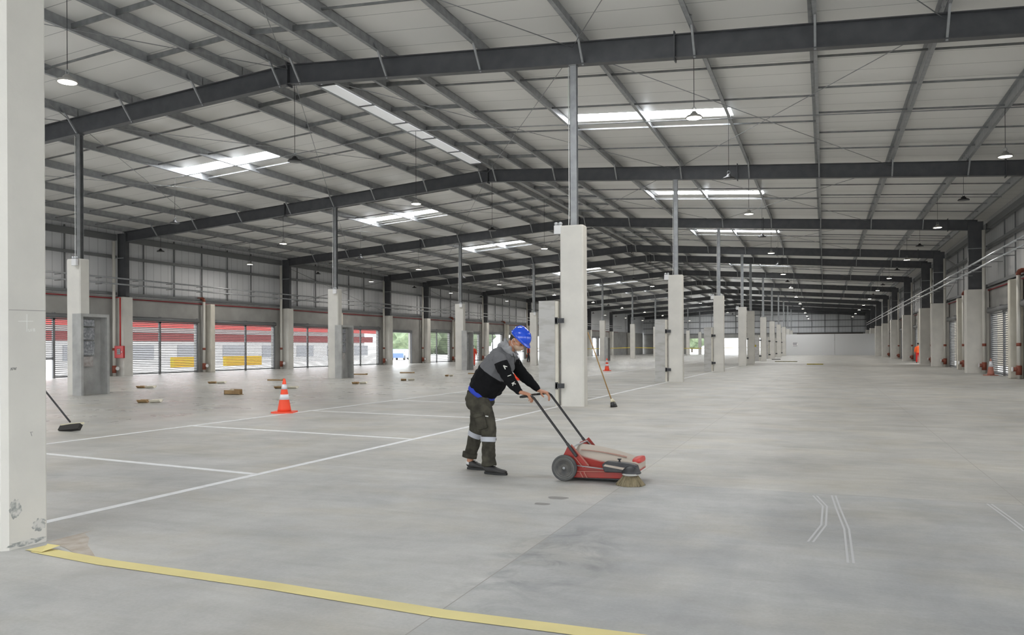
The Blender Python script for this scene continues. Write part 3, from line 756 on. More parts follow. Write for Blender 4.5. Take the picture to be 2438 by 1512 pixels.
# ------------------------------------------------------------------ cones
def cone(loc, s, label, dirty=False):
    t = thing('traffic_cone', label, 'traffic cone', loc, .35, 'traffic cones')
    om = cone_or if not dirty else mat('faded_cone', (.40,.16,.12), .7)
    prof = lambda z: (.155-(z-.04)*.175)*s
    b = MB(); b.lathe([(prof(.04*1),.03*s),(prof(.1),.10*s),(prof(.77),.77*s),(prof(.77)-.008,.78*s),(0,.782*s)], n=28); b.build('cone_body', om, t)
    b = MB(); a = .25*s; c = .06*s; b.vprism([(-a+c,-a),(a-c,-a),(a,-a+c),(a,a-c),(a-c,a),(-a+c,a),(-a,a-c),(-a,-a+c)], 0, .035*s); b.build('base', om, t)
    for (z0, z1) in (((.30,.42),(.535,.65)) if not dirty else ((.40,.66),)):
        b = MB(); b.lathe([(prof(z0)+.002,z0*s),(prof(z1)+.002,z1*s)], n=28); 
        b.build('reflective_band', cone_wh, t)
cone((-11.47,14.95,0), 1.0, 'orange and white traffic cone standing alone on the floor left of the worker')
cone((-12.98,33.5,0), 1.0, 'orange and white traffic cone partly hidden behind the worker\'s arms')
cone((-12.6,48.15,0), 1.0, 'small orange and white cone seen between the central columns')
cone((7.5,44.3,0), 1.05, 'faded dirty cone beside the drain pipe by the right wall', True)

# ------------------------------------------------------------------ brooms
t = thing('push_broom', 'wooden-handled broom leaning on the column behind the worker', 'broom', (0,0,0))
MB().tube([(-5.455,19.0,1.83),(-4.84,18.93,.16)], .015, 8).build('handle', wood, t)
b = MB(); b.loft([((-4.84,18.95,.19),.03,.05),((-4.80,18.93,.10),.05,.14)], side=(1,0,0), n=10, pw=4); b.build('head', mat('cream_plastic', (.60,.55,.40), .5), t)
b = MB(); b.loft([((-4.805,18.93,.11),.045,.15),((-4.78,18.92,.0),.065,.17)], side=(1,0,0), n=14, pw=4); b.build('bristles', blackp, t)
t = thing('push_broom', 'black push broom on the floor half hidden by the nearest column', 'broom', (-12.55,10.35,0), -.05)
MB().tube([(-1.75,.25,1.25),(-.08,.02,.16)], .016, 8).build('handle', blackp, t)
b = MB(); b.bar((-.26,0,.10),(.24,.02,.15),.08,.035); b.build('head', mat('cream_plastic', (.60,.55,.40), .5), t)
b = MB(); 
for k in range(16):
    x = -.26+k*.0325; z = .085+k*.0032; b.bar((x,-.0,z),(x+.01,-.06,max(.0,z-.09)),.03,.075)
b.build('bristles', mat('dark_bristle', (.03,.028,.026), .9), t)

# ------------------------------------------------------------------ cardboard scraps
def scrap(x, y, L, rz, kind, label):
    t = thing('cardboard_scrap', label, 'cardboard', (x,y,0), rz, 'cardboard scraps on the floor')
    b = MB(); n = 9
    if kind == 'curl':
        r = .13
        for part in range(2):
            x0, x1 = (-L/2, -.06) if part == 0 else (.02, L/2)
            vs = []
            for i in range(n):
                a = -PI*(.12+.76*i/(n-1)); q = (r*math.cos(a), r+r*math.sin(a))
                vs += [(x0, q[0], q[1]), (x1, q[0]*.96, q[1]+.01*part)]
            bb = MB(); bb.add(vs, [(2*i,2*i+1,2*i+3,2*i+2) for i in range(n-1)])
            o = bb.build('curled_sheet', card if part == 0 else card_in, t); so = o.modifiers.new('s','SOLIDIFY'); so.thickness = .012
    elif kind == 'trough':
        b.box(-L/2,L/2,-.10,.10,0,.015); b.box(-L/2,L/2,-.10,-.085,0,.14); b.box(-L/2+.1,L/2-.05,.085,.10,0,.17); b.box(-L/2,-L/2+.015,-.10,.10,0,.13); b.build('tray', card, t)
        MB().box(-L/2+.12,L/2-.3,.0,.02,.12,.16).build('liner', card_in, t)
    else:
        b.box(-L/2,L/2,-.06,.06,0,.06); b.build('strip', card, t); MB().box(L/2-.08,L/2,-.06,.06,.06,.1).build('flap', card_in, t)
SC = [(-23.9,22.9,.75,.1,'curl','curled cardboard scrap on the floor right of the open niche, near the left wall'),
 (-17.2,16.6,.62,.35,'curl','curled pale cardboard scrap, nearest the camera on the left floor'),
 (-24.1,26.9,.75,.2,'curl','curled cardboard scrap just in front of the second roller door'),
 (-17.7,20.5,.62,.0,'trough','box-like brown cardboard trough lying left of the orange cone'),
 (-23.6,30.1,.8,0,'strip','brown cardboard strip with white flap above and left of the orange cone'),
 (-18.4,24.1,.9,.1,'curl','brown cardboard scrap half hidden behind the orange cone'),
 (-24.1,38.1,.9,0,'strip','dark cardboard strip right of the second left-row column'),
 (-17.8,28.1,.6,.2,'curl','pale curled scrap in front of the second left-row column'),
 (-17.5,31.6,.6,.5,'curl','crumpled white scrap shining in the light of the open door'),
 (-18.0,36.9,.4,.2,'curl','small brown scrap just left of the worker\'s back'),
 (-18.4,40.8,.6,0,'strip','flat brown cardboard strip just behind the worker\'s back'),
 (-22.9,41.3,.9,.1,'strip','dark flat scrap lying in the bright strip before the open door')]
for s_ in SC: scrap(*s_)
def rag(x, y, L, col, label):
    b = MB(); n = 14
    for k in range(5):
        pts_ = []
        for i in range(n):
            pts_.append((-L/2+L*i/(n-1), .12*math.sin(i*1.3+k*2)+.05*k-.1, .03+.02*math.sin(i*2.1+k)))
        b.tube(pts_, .028, 6)
    tag(b.build('tape_heap', mat('heap_%s' % label[:6], col, .8), None, (x,y,0)), label, 'heap')
rag(-3.4,79.9,2.0,(.16,.15,.06),'dark tangled strap lying on the far floor right of the columns')
rag(-.7,68.0,1.2,(.40,.33,.05),'yellow crumpled tape heap on the floor, nearest of the two far heaps')
rag(-5.0,93,.9,(.02,.02,.02),'small black bundle at the foot of a far column')
t = thing('barrier_tape', 'thin yellow barrier tape strung between the far columns', 'tape', (0,0,0))
for x0, x1 in ((-36.5,-23.2),(-22.7,-6.1)):
    n = 10; pp = [(x0+(x1-x0)*i/n, 100.45, 1.42-.12*math.sin(PI*i/n)) for i in range(n+1)]
    b = MB()
    for i in range(n): b.bar(pp[i], pp[i+1], .01, .07)
    b.build('span', mat('barrier_yellow', (.70,.55,.05), .6), t)
MB().box(-6.13,-5.47,70.77,71.43,1.45,1.62).build('wrap', mat('barrier_yellow', (.70,.55,.05), .6), t)

# ------------------------------------------------------------------ figure helpers
def ellipsoid(mb, c, r, rot=None, n=20, m_=12):
    o = len(mb.v); c = Vector(c)
    for i in range(m_+1):
        th = PI*i/m_
        for j in range(n):
            ph = 2*PI*j/n
            p = Vector((r[0]*math.sin(th)*math.cos(ph), r[1]*math.sin(th)*math.sin(ph), r[2]*math.cos(th)))
            if rot: p = rot @ p
            mb.v.append(tuple(c+p))
    for i in range(m_):
        for j in range(n):
            a = o+i*n+j; b = o+i*n+(j+1)%n
            mb.f.append([a,a+n,b+n,b]); mb.mi.append(mb.cur); mb.sm.append(True)
    return mb
def organic(mb, name, m, parent, vox, sm=3, disp=None):
    me = mb.mesh(name, m)
    bm = bmesh.new(); bm.from_mesh(me); bmesh.ops.remove_doubles(bm, verts=bm.verts, dist=1e-6); bmesh.ops.recalc_face_normals(bm, faces=bm.faces); bm.to_mesh(me); bm.free()
    o = link(name, me, parent)
    r = o.modifiers.new('remesh', 'REMESH'); r.mode = 'VOXEL'; r.voxel_size = vox; r.use_smooth_shade = True
    if sm:
        q = o.modifiers.new('smooth', 'SMOOTH'); q.iterations = sm; q.factor = .5
    if disp:
        tx = bpy.data.textures.new('folds', 'CLOUDS'); tx.noise_scale = disp[1]; tx.noise_depth = 1
        d = o.modifiers.new('folds', 'DISPLACE'); d.texture = tx; d.strength = disp[0]; d.mid_level = .5; d.texture_coords = 'LOCAL'
    return o
def hand(mb, wrist, d, a, curl=(.35,.75,.6), thumb=1, s=1.0):
    """wrist point, finger direction d, across direction a (towards the thumb side = thumb*a)"""
    wrist = Vector(wrist); d = Vector(d).normalized(); a = Vector(a); a = (a-d*a.dot(d)).normalized(); n = a.cross(d)
    if n.z < 0: n = -n          # back of the hand looks up
    kn = wrist+d*.085*s
    mb.loft([(wrist-d*.03,.026*s,.020*s),(wrist,.027*s,.019*s),(wrist+d*.035*s,.038*s,.019*s),(kn-d*.01*s,.043*s,.015*s),(kn+d*.006*s,.038*s,.011*s)], side=a, n=16)
    for k, (off, ln, r) in enumerate(((.031,.92,.0090),(.0105,1.0,.0095),(-.0105,.95,.0090),(-.031,.78,.0080))):
        p = kn+a*off*thumb*s-d*.006; ang = .1+k*.03; pts = [(p, r*1.1*s, r*1.1*s)]
        for seg, L in enumerate((.044,.028,.022)):
            ang += curl[seg]
            v = d*math.cos(ang)-n*math.sin(ang); p = p+v*L*ln*s
            rr = r*(1-.1*(seg+1))*s; pts.append((p, rr, rr))
        e = (pts[-1][0]-pts[-2][0]).normalized(); pts.append((p+e*.004, .004, .004))
        mb.loft(pts, side=a, n=10)
    p = wrist+d*.022*s+a*thumb*.026*s-n*.006; v1 = (d*.55+a*thumb*.60-n*.55).normalized(); v2 = (d*.85+a*thumb*.05-n*.55).normalized()
    mb.loft([(p-v1*.012,.013*s,.012*s),(p+v1*.032*s,.0115*s,.011*s),(p+v1*.034*s+v2*.024*s,.0100*s,.0095*s),(p+v1*.034*s+v2*.044*s,.006*s,.006*s)], side=a, n=10)

# ------------------------------------------------------------------ the worker
ROOT = Vector((-3.66, 8.62, 0))
def V(x, y, z): return Vector((x, y, z))-ROOT
def secs(lst): return [(V(*c), rs, ro) for c, rs, ro in lst]
skin = mat('skin', (.50,.25,.155), .5, col2=(.43,.20,.12), scale=12, detail=3, spec=.4)
def two_tone(name, cA, cB, nx, nz, px, pz, fuzz=.004):
    """fabric: colour B where (p-(px,pz)).(nx,nz) > 0 (in the garment's own pattern)"""
    m = bpy.data.materials.new(name); m.use_nodes = True
    n = m.node_tree.nodes; l = m.node_tree.links; b = n['Principled BSDF']; b.inputs['Roughness'].default_value = .95; b.inputs['Specular IOR Level'].default_value = .15
    tc = n.new('ShaderNodeTexCoord'); d = n.new('ShaderNodeVectorMath'); d.operation = 'DOT_PRODUCT'; d.inputs[1].default_value = (nx,0,nz)
    l.new(tc.outputs['Object'], d.inputs[0])
    g = n.new('ShaderNodeMath'); g.operation = 'GREATER_THAN'; p = Vector((px,0,pz))-Vector((ROOT.x,0,0)); g.inputs[1].default_value = p.dot(Vector((nx,0,nz)))
    l.new(d.outputs['Value'], g.inputs[0])
    nz_ = n.new('ShaderNodeTexNoise'); nz_.inputs['Scale'].default_value = 160; l.new(tc.outputs['Object'], nz_.inputs['Vector'])
    mg = n.new('ShaderNodeMix'); mg.data_type = 'RGBA'; mg.inputs[6].default_value = (*[v*.8 for v in cA],1); mg.inputs[7].default_value = (*[v*1.25 for v in cA],1); l.new(nz_.outputs[0], mg.inputs[0])
    mx = n.new('ShaderNodeMix'); mx.data_type = 'RGBA'; l.new(g.outputs[0], mx.inputs[0]); l.new(mg.outputs[2], mx.inputs[6]); mx.inputs[7].default_value = (*cB,1)
    l.new(mx.outputs[2], b.inputs['Base Color'])
    return m
GREY = (.135,.135,.142); BLACK = (.008,.008,.009)
w_ = thing('worker', 'person in blue helmet, face mask and grey-and-black hoodie pushing the red sweeper', 'person', ROOT)
# head frame
HB = V(-3.262, 8.60, 1.572); TH = math.radians(43)
HR = Matrix.Rotation(math.radians(-7), 3, 'Z') @ Matrix.Rotation(TH, 3, 'Y')
def hp(x, y, z): return HB + HR @ Vector((x, y, z))
# body: one continuous surface
b = MB()
ellipsoid(b, hp(-.012,0,-.005), (.100,.077,.105), HR); ellipsoid(b, hp(.030,0,-.070), (.066,.060,.072), HR)
ellipsoid(b, hp(.068,0,-.118), (.028,.030,.022), HR); ellipsoid(b, hp(.086,0,-.030), (.018,.045,.014), HR)
b.loft([(hp(.088,0,-.030),.008,.008),(hp(.108,0,-.058),.012,.012),(hp(.112,0,-.075),.015,.012),(hp(.095,0,-.083),.014,.008)], side=HR@Vector((0,1,0)), n=10)
for s_ in (-1, 1):
    ellipsoid(b, hp(-.012, s_*.078, -.052), (.018,.008,.031), HR); ellipsoid(b, hp(.045, s_*.045, -.060), (.03,.02,.022), HR)
b.loft([(hp(-.03,0,-.06),.055,.058),(V(-3.375,8.60,1.46),.056,.06),(V(-3.43,8.60,1.40),.07,.07)], n=18)
b.loft(secs([((-3.43,8.60,1.40),.10,.07),((-3.47,8.60,1.36),.16,.10),((-3.53,8.60,1.26),.17,.11),((-3.63,8.60,1.10),.15,.12),((-3.72,8.60,.97),.15,.11),((-3.74,8.61,.90),.14,.10)]), n=20)
b.loft(secs([((-3.44,8.44,1.33),.045,.045),((-3.30,8.37,1.10),.038,.038),((-3.17,8.338,.967),.028,.025)]), n=12)
b.loft(secs([((-3.44,8.77,1.35),.045,.045),((-3.30,8.84,1.12),.038,.038),((-3.145,8.885,.955),.028,.025)]), n=12)
b.loft(secs([((-3.73,8.53,.90),.09,.085),((-3.61,8.52,.52),.055,.055),((-3.62,8.49,.30),.05,.05),((-3.60,8.47,.08),.036,.040)]), n=14)
b.loft(secs([((-3.76,8.69,.90),.09,.085),((-3.86,8.71,.46),.055,.055),((-3.92,8.72,.28),.05,.05),((-3.965,8.72,.07),.034,.038)]), n=14)
hand(b, V(-3.150,8.332,.954), (.93,-.08,-.20), (0,1,0), curl=(.50,.55,.40), thumb=1, s=1.14)
hand(b, V(-3.128,8.885,.945), (.91,.02,-.24), (0,-1,0), curl=(.50,.55,.40), thumb=1, s=1.14)
organic(b, 'body', skin, w_, .0055, 2)
# eyes under the brim
eyew = mat('eye_dark', (.03,.02,.02), .3)
for s_ in (-1, 1):
    q = MB(); ellipsoid(q, hp(.079, s_*.029, -.043), (.012,.015,.006), HR, 12, 8); q.build('eye', eyew, w_)
    q = MB(); q.loft([(hp(.088,s_*.012,-.026),.004,.003),(hp(.089,s_*.03,-.022),.005,.004),(hp(.076,s_*.048,-.028),.003,.003)], side=(0,0,1), n=8); q.build('eyebrow', mat('dark_hair', (.02,.015,.012), .7), w_)
q = MB(); ellipsoid(q, hp(-.035,0,-.020), (.083,.084,.080), HR); ellipsoid(q, hp(-.045,0,-.065), (.055,.066,.045), HR)
organic(q, 'hair', mat('dark_hair', (.02,.015,.012), .7), w_, .006, 2)
q = MB(); ellipsoid(q, hp(.052,0,-.096), (.055,.062,.055), HR); ellipsoid(q, hp(.098,0,-.080), (.024,.023,.036), HR)
mk_ = organic(q, 'face_mask', mat('beige_mask', (.46,.33,.24), .9), w_, .006, 3)
lp = mat('white_elastic', (.75,.73,.70), .7)
for s_ in (-1, 1):
    q = MB(); q.tube([hp(.045,s_*.060,-.060),hp(.015,s_*.079,-.048),hp(-.018,s_*.088,-.030)], .0022, 6); q.build('ear_loop', lp, mk_)
    q = MB(); q.tube([hp(.030,s_*.058,-.112),hp(.0,s_*.078,-.098),hp(-.025,s_*.088,-.068),hp(-.022,s_*.089,-.035)], .0022, 6); q.build('ear_loop', lp, mk_)
# helmet
def hq(x, y, z): return hp(x*.93+.004, y*.93, z*.93+.004)
bl = mat('glossy_blue_plastic', (.012,.075,.62), .16, spec=.6)
hb = MB(); N_ = 48; rings = []
def rim(th, ex=0): 
    c, s = math.cos(th), math.sin(th); fx = .142 if c > 0 else .135
    return (fx+ex)*c, (.112+ex)*s
for k in range(15):
    ph = PI/2*k/14; row = []
    for j in range(N_):
        th = 2*PI*j/N_; x, y = rim(th); r = math.cos(ph)**.86; z = .132*math.sin(ph)**.95
        rd_ = 1+ (.035 if (abs(y*r) < .014 and .15 < ph < 1.35) else 0) + (.018 if (.03 < abs(y*r) < .042 and .25 < ph < 1.1 and x > -.1) else 0)
        row.append(hq(x*r*rd_-.01*math.sin(ph), y*r, z*rd_))
    rings.append(row)
low = [hq(rim(2*PI*j/N_, .010)[0]+(.030*max(0, math.cos(2*PI*j/N_))**3), rim(2*PI*j/N_, .010)[1], -.010-.010*max(0,math.cos(2*PI*j/N_))**3) for j in range(N_)]
inn = [hq(rim(2*PI*j/N_, -.004)[0], rim(2*PI*j/N_, -.004)[1], -.004) for j in range(N_)]
up_ = [hq(rim(2*PI*j/N_, .010)[0]+(.028*max(0, math.cos(2*PI*j/N_))**3), rim(2*PI*j/N_, .010)[1], -.004-.008*max(0,math.cos(2*PI*j/N_))**3) for j in range(N_)]
alls = [inn, low, up_]+rings
vs = [v for r_ in alls for v in r_]; fs = []
for k in range(len(alls)-1):
    for j in range(N_): a0 = k*N_+j; b0 = k*N_+(j+1)%N_; fs.append((a0,b0,b0+N_,a0+N_))
hb.smooth = True; hb.add(vs, fs); o = hb.build('helmet', bl, w_)
q = MB(); q.loft([(hq(-.02,-.098,-.012),.006,.012),(hq(-.10,-.07,-.03),.006,.014),(hq(-.128,0,-.038),.006,.016),(hq(-.10,.07,-.03),.006,.014),(hq(-.02,.098,-.012),.006,.012)], side=(1,0,0), n=10)
q.build('harness', mat('grey_harness', (.25,.25,.26), .7), o)
# hoodie
hood_m = two_tone('grey_black_fleece', BLACK, GREY, .58, .815, -3.753, 1.277)
b = MB()
b.loft(secs([((-3.748,8.61,.930),.170,.150),((-3.732,8.61,.955),.192,.168),((-3.70,8.605,1.00),.198,.185),((-3.635,8.60,1.09),.200,.190),((-3.57,8.60,1.19),.205,.180),((-3.505,8.60,1.29),.210,.165),((-3.46,8.60,1.36),.195,.13),((-3.425,8.60,1.41),.13,.10),((-3.405,8.60,1.43),.08,.075)]), n=28, pw=2.3)
ellipsoid(b, V(-3.54,8.595,1.02), (.085,.14,.085)); ellipsoid(b, V(-3.48,8.44,1.335), (.075,.075,.065)); ellipsoid(b, V(-3.48,8.76,1.345), (.075,.075,.065))
hd = organic(b, 'hoodie', hood_m, w_, .011, 4, (.034,.075))
slv = two_tone('fleece_sleeve', GREY, BLACK, .35, -.93, -3.52, 1.255)
for nm, L in (('near', [((-3.475,8.445,1.365),.060,.050),((-3.455,8.42,1.335),.078,.078),((-3.40,8.395,1.24),.077,.080),((-3.33,8.372,1.13),.068,.072),((-3.295,8.362,1.085),.066,.070),((-3.235,8.356,1.02),.056,.058),((-3.18,8.340,.970),.042,.040),((-3.160,8.335,.955),.036,.033)]),
              ('far', [((-3.475,8.75,1.375),.060,.050),((-3.455,8.775,1.345),.078,.078),((-3.40,8.81,1.25),.075,.078),((-3.33,8.84,1.14),.066,.070),((-3.29,8.85,1.10),.064,.068),((-3.22,8.868,1.03),.054,.056),((-3.16,8.88,.970),.042,.040),((-3.14,8.884,.952),.036,.033)])):
    q = MB(); q.loft(secs(L), n=20)
    organic(q, 'sleeve', slv, hd, .009, 2, (.018,.06))
# letters down the near sleeve
wl_ = mat('white_print', (.72,.72,.66), .8)
def letter(strokes, cx, cz, up, rt, y, s):
    q = MB(); up = Vector((up[0],0,up[1])).normalized(); rt = Vector((rt[0],0,rt[1])).normalized()
    for (x0, z0, x1, z1, dy) in strokes:
        p0 = V(cx,y,cz)+rt*x0*s+up*z0*s; p1 = V(cx,y,cz)+rt*x1*s+up*z1*s
        q.bar(p0, p1, .008, .006, up=(0,1,0))
    return q
letter([(-.4,-.5,0,.5,0),(.4,-.5,0,.5,0),(-.2,-.1,.2,-.1,0)], -3.340, 1.240, (-.75,.60), (.62,.78), 8.316, .044).build('sleeve_letter', wl_, hd)
letter([(0,-.5,0,.5,0)], -3.280, 1.142, (-.92,-.34), (.34,-.92), 8.300, .044).build('sleeve_letter', wl_, hd)
letter([(-.3,-.5,-.3,.5,0),(-.3,0,.35,.5,0),(-.1,.1,.35,-.5,0)], -3.226, 1.052, (-.88,-.46), (.46,-.88), 8.295, .040).build('sleeve_letter', wl_, hd)
# hood bunched round the neck, drawstrings
b = MB()
pts_ = []
for k in range(13):
    a = 2*PI*k/12; pts_.append(V(-3.40+.080*math.cos(a)*.9, 8.60+.098*math.sin(a), 1.435-.065*math.cos(a)))
b.tube(pts_, .028, 10); ellipsoid(b, V(-3.470,8.60,1.478), (.072,.105,.052), Matrix.Rotation(-.5,3,'Y')); ellipsoid(b, V(-3.405,8.530,1.492), (.030,.022,.085), Matrix.Rotation(-.25,3,'Y')); ellipsoid(b, V(-3.405,8.670,1.492), (.030,.022,.085), Matrix.Rotation(-.25,3,'Y')); ellipsoid(b, V(-3.37,8.515,1.425), (.035,.022,.055), Matrix.Rotation(.5,3,'Y'))
organic(b, 'hood', mat('pale_grey_fleece', (.30,.30,.31), .95, col2=(.20,.20,.21), scale=14), hd, .008, 3, (.014,.04))
for yy, dx in ((8.53,0),(8.66,.01)):
    q = MB(); q.tube([V(-3.325+dx,yy,1.39),V(-3.305+dx,yy,1.33),V(-3.305+dx,yy,1.26)], .004, 6); q.build('drawstring', blackp, hd)
# shirt showing at the waist
q = MB(); q.loft(secs([((-3.772,8.61,.900),.176,.158),((-3.765,8.61,.91),.182,.162),((-3.735,8.61,.950),.184,.165)]), n=28, pw=2.3)
q.build('shirt_hem', mat('blue_shirt', (.02,.05,.42), .85), w_)
# trousers
tr = mat('olive_grey_work_trousers', (.036,.034,.027), .95, col2=(.075,.070,.054), scale=9, detail=8, bump=.3, bscale=50, spec=.15)
b = MB()
b.loft(secs([((-3.762,8.61,.925),.172,.152),((-3.775,8.61,.86),.182,.165),((-3.77,8.61,.79),.18,.160),((-3.76,8.61,.74),.15,.12)]), n=28, pw=2.3)
b.loft(secs([((-3.745,8.52,.86),.098,.125),((-3.715,8.515,.76),.098,.125),((-3.665,8.51,.64),.090,.112),((-3.625,8.505,.53),.082,.096),((-3.615,8.50,.44),.078,.088),((-3.62,8.49,.36),.072,.080),((-3.62,8.485,.27),.072,.080),((-3.612,8.48,.18),.074,.084),((-3.607,8.475,.11),.080,.092),((-3.606,8.474,.092),.076,.088)]), n=22)
b.loft(secs([((-3.80,8.70,.86),.098,.118),((-3.825,8.70,.72),.094,.112),((-3.85,8.71,.58),.084,.095),((-3.865,8.715,.47),.078,.090),((-3.89,8.72,.38),.074,.088),((-3.925,8.72,.28),.070,.082),((-3.955,8.72,.19),.068,.078),((-3.965,8.72,.155),.067,.076)]), n=22)
ts = organic(b, 'trousers', tr, w_, .010, 3, (.026,.075))
q = MB(); q.loft(secs([((-3.968,8.72,.140),.080,.090),((-3.957,8.72,.200),.080,.092)]), n=22); so = q.build('rolled_cuff', tr, ts)
refl = mat('silver_reflective_tape', (.40,.41,.45), .45, .2)
q = MB(); q.loft(secs([((-3.620,8.492,.425),.083,.094),((-3.620,8.487,.370),.081,.092)]), n=24, cap=False); q.build('reflective_band', refl, ts)
q = MB(); q.loft(secs([((-3.872,8.716,.450),.083,.096),((-3.894,8.72,.395),.081,.095)]), n=24, cap=False); q.build('reflective_band', refl, ts)
q = MB(); q.bar(V(-3.70,8.417,.68), V(-3.655,8.412,.52), .125, .03, up=(0,1,0)); o = q.build('cargo_pocket', tr, ts); bv = o.modifiers.new('b','BEVEL'); bv.width = .012; bv.segments = 3
q = MB(); q.bar(V(-3.712,8.408,.70), V(-3.700,8.405,.655), .135, .03, up=(0,1,0)); o = q.build('pocket_flap', tr, ts); bv = o.modifiers.new('b','BEVEL'); bv.width = .01; bv.segments = 3
q = MB(); q.bar(V(-3.62,8.404,.672), V(-3.585,8.408,.668), .010, .004, up=(0,1,0)); q.build('pocket_label', lp, ts)
# shoes
shm = mat('black_shoe_leather', (.014,.013,.013), .5, col2=(.028,.026,.025), scale=14)
def shoe(hx, hy, tx, ty, z, pitch=0):
    d = Vector((tx-hx, ty-hy, 0)); L = d.length; d.normalize(); u = Vector((0,0,1)); s0 = V(hx,hy,z); sd = u.cross(d)
    q = MB(); P_ = lambda a, h: s0+d*(a*L)+u*h
    q.loft([(P_(-.0,.045),.025,.030),(P_(.04,.055),.036,.045),(P_(.18,.060),.040,.052),(P_(.32,.055),.042,.047),(P_(.50,.046),.046,.036),(P_(.70,.038),.050,.028),(P_(.88,.034),.044,.024),(P_(.98,.030),.024,.018)], side=sd, n=16, pw=2.4)
    ellipsoid(q, P_(.16,.085), (.050,.040,.03))
    o = organic(q, 'shoe', shm, w_, .007, 2)
    q = MB(); n = 22; pl = []
    for k in range(n):
        a = 2*PI*k/n; wx = .5+.52*math.cos(a); ww = (.040 if wx < .45 else .050)*math.copysign(abs(math.sin(a))**.7, math.sin(a)); p = s0+d*(wx*L)+sd*ww; pl.append((p.x, p.y))
    q.vprism(pl, z, z+.024); q.build('sole', mat('dark_sole', (.012,.012,.012), .6), o)
    for k in range(3):
        q = MB(); c = P_(.36+.09*k,.102-.014*k); q.tube([c-sd*.022, c+u*.006, c+sd*.022], .003, 6); q.build('lace', blackp, o)
    return o
shoe(-3.66,8.475,-3.375,8.445,.0); shoe(-3.995,8.725,-3.725,8.715,.0)
q = MB(); q.loft(secs([((-3.970,8.722,.060),.0385,.043),((-3.967,8.722,.092),.037,.041)]), n=16); q.build('sock', mat('white_sock', (.66,.66,.66), .9), w_)

# ------------------------------------------------------------------ the walk-behind sweeper
sw = thing('floor_sweeper', 'red walk-behind floor sweeper with dusty beige lid, big grey wheels and front side brush', 'sweeper', (-2.64, 8.25, 0))
redp = mat('dusty_red_plastic', (.33,.016,.010), .45, col2=(.25,.030,.02), scale=7, detail=8)
dome_m = mat('dust_covered_lid', (.46,.40,.34), .8, col2=(.40,.33,.28), scale=6, detail=6)
for yy, nm in ((.0, 'near'), (.60, 'far')):
    t_ = MB(); c = (0, yy, .142)
    t_.lathe([(.118,-.020),(.120,-.027),(.130,-.030),(.139,-.022),(.142,-.008),(.142,.008),(.139,.022),(.128,.03),(.118,.028),(.118,-.020)], c=c, axis='Y', n=48, caps=False)
    wh = t_.build('wheel', rubber, sw)
    t_ = MB(); t_.lathe([(0,-.020),(.018,-.024),(.022,-.020),(.05,-.012),(.055,-.017),(.082,-.012),(.088,-.022),(.100,-.024),(.100,.02),(0,.02)], c=c, axis='Y', n=40); t_.build('hub', mat('grey_hub', (.045,.045,.048), .65, col2=(.10,.095,.085), scale=14), wh)
    t_ = MB(); t_.lathe([(.086,-.019),(.088,-.025),(.100,-.022),(.112,-.026),(.119,-.024),(.119,-.016),(.086,-.016),(.086,-.019)], c=c, axis='Y', n=44, caps=False); t_.build('dusty_rim', mat('pale_dust_rim', (.15,.147,.138), .85, col2=(.10,.10,.097), scale=9), wh)
    t_ = MB(); t_.lathe([(0,-.036),(.012,-.034),(.016,-.022),(.016,.0)], c=c, axis='Y', n=16); t_.build('axle_cap', galv, wh)
# chassis: side plates and skirt
pl = [(-.03,.27),(.0,.325),(.018,.365),(.070,.385),(.262,.165),(.62,.150),(.60,.115),(.19,.115),(.05,.10),(-.03,.18)]
for yy in (.045, .53):
    b = MB(); b.prism(pl, yy, yy+.022); o = b.build('side_frame', redp, sw); bv = o.modifiers.new('b','BEVEL'); bv.width = .004; bv.segments = 2
b = MB(); b.bar((.066,.045,.392),(.262,.045,.172),.012,.014,up=(0,1,0)); b.build('frame_rib', mat('scuffed_rib', (.36,.13,.10), .7), sw)
b = MB(); b.bar((.105,.035,.262),(.205,.035,.150),.010,.012,up=(0,1,0)); b.build('frame_rib', mat('scuffed_rib', (.36,.13,.10), .7), sw)
b = MB(); b.prism([(.0,.035),(.0,.10),(.64,.125),(.67,.12),(.62,.052),(.30,.042)], .03, .57); o = b.build('skirt', redp, sw); bv = o.modifiers.new('b','BEVEL'); bv.width = .008; bv.segments = 2
b = MB(); b.bar((.09,.022,.108),(.68,.022,.128),.006,.010); b.build('skirt_trim', mat('scuffed_rib', (.36,.13,.10), .7), sw)
for dx in (0, .045):
    b = MB(); b.bar((.17+dx,.022,.105),(.205+dx,.022,.045),.012,.006,up=(0,1,0)); b.build('skirt_strap', mat('scuffed_rib', (.36,.13,.10), .7), sw)
b = MB(); b.box(-.02,.64,.06,.54,.03,.05); b.build('underside', blackp, sw)
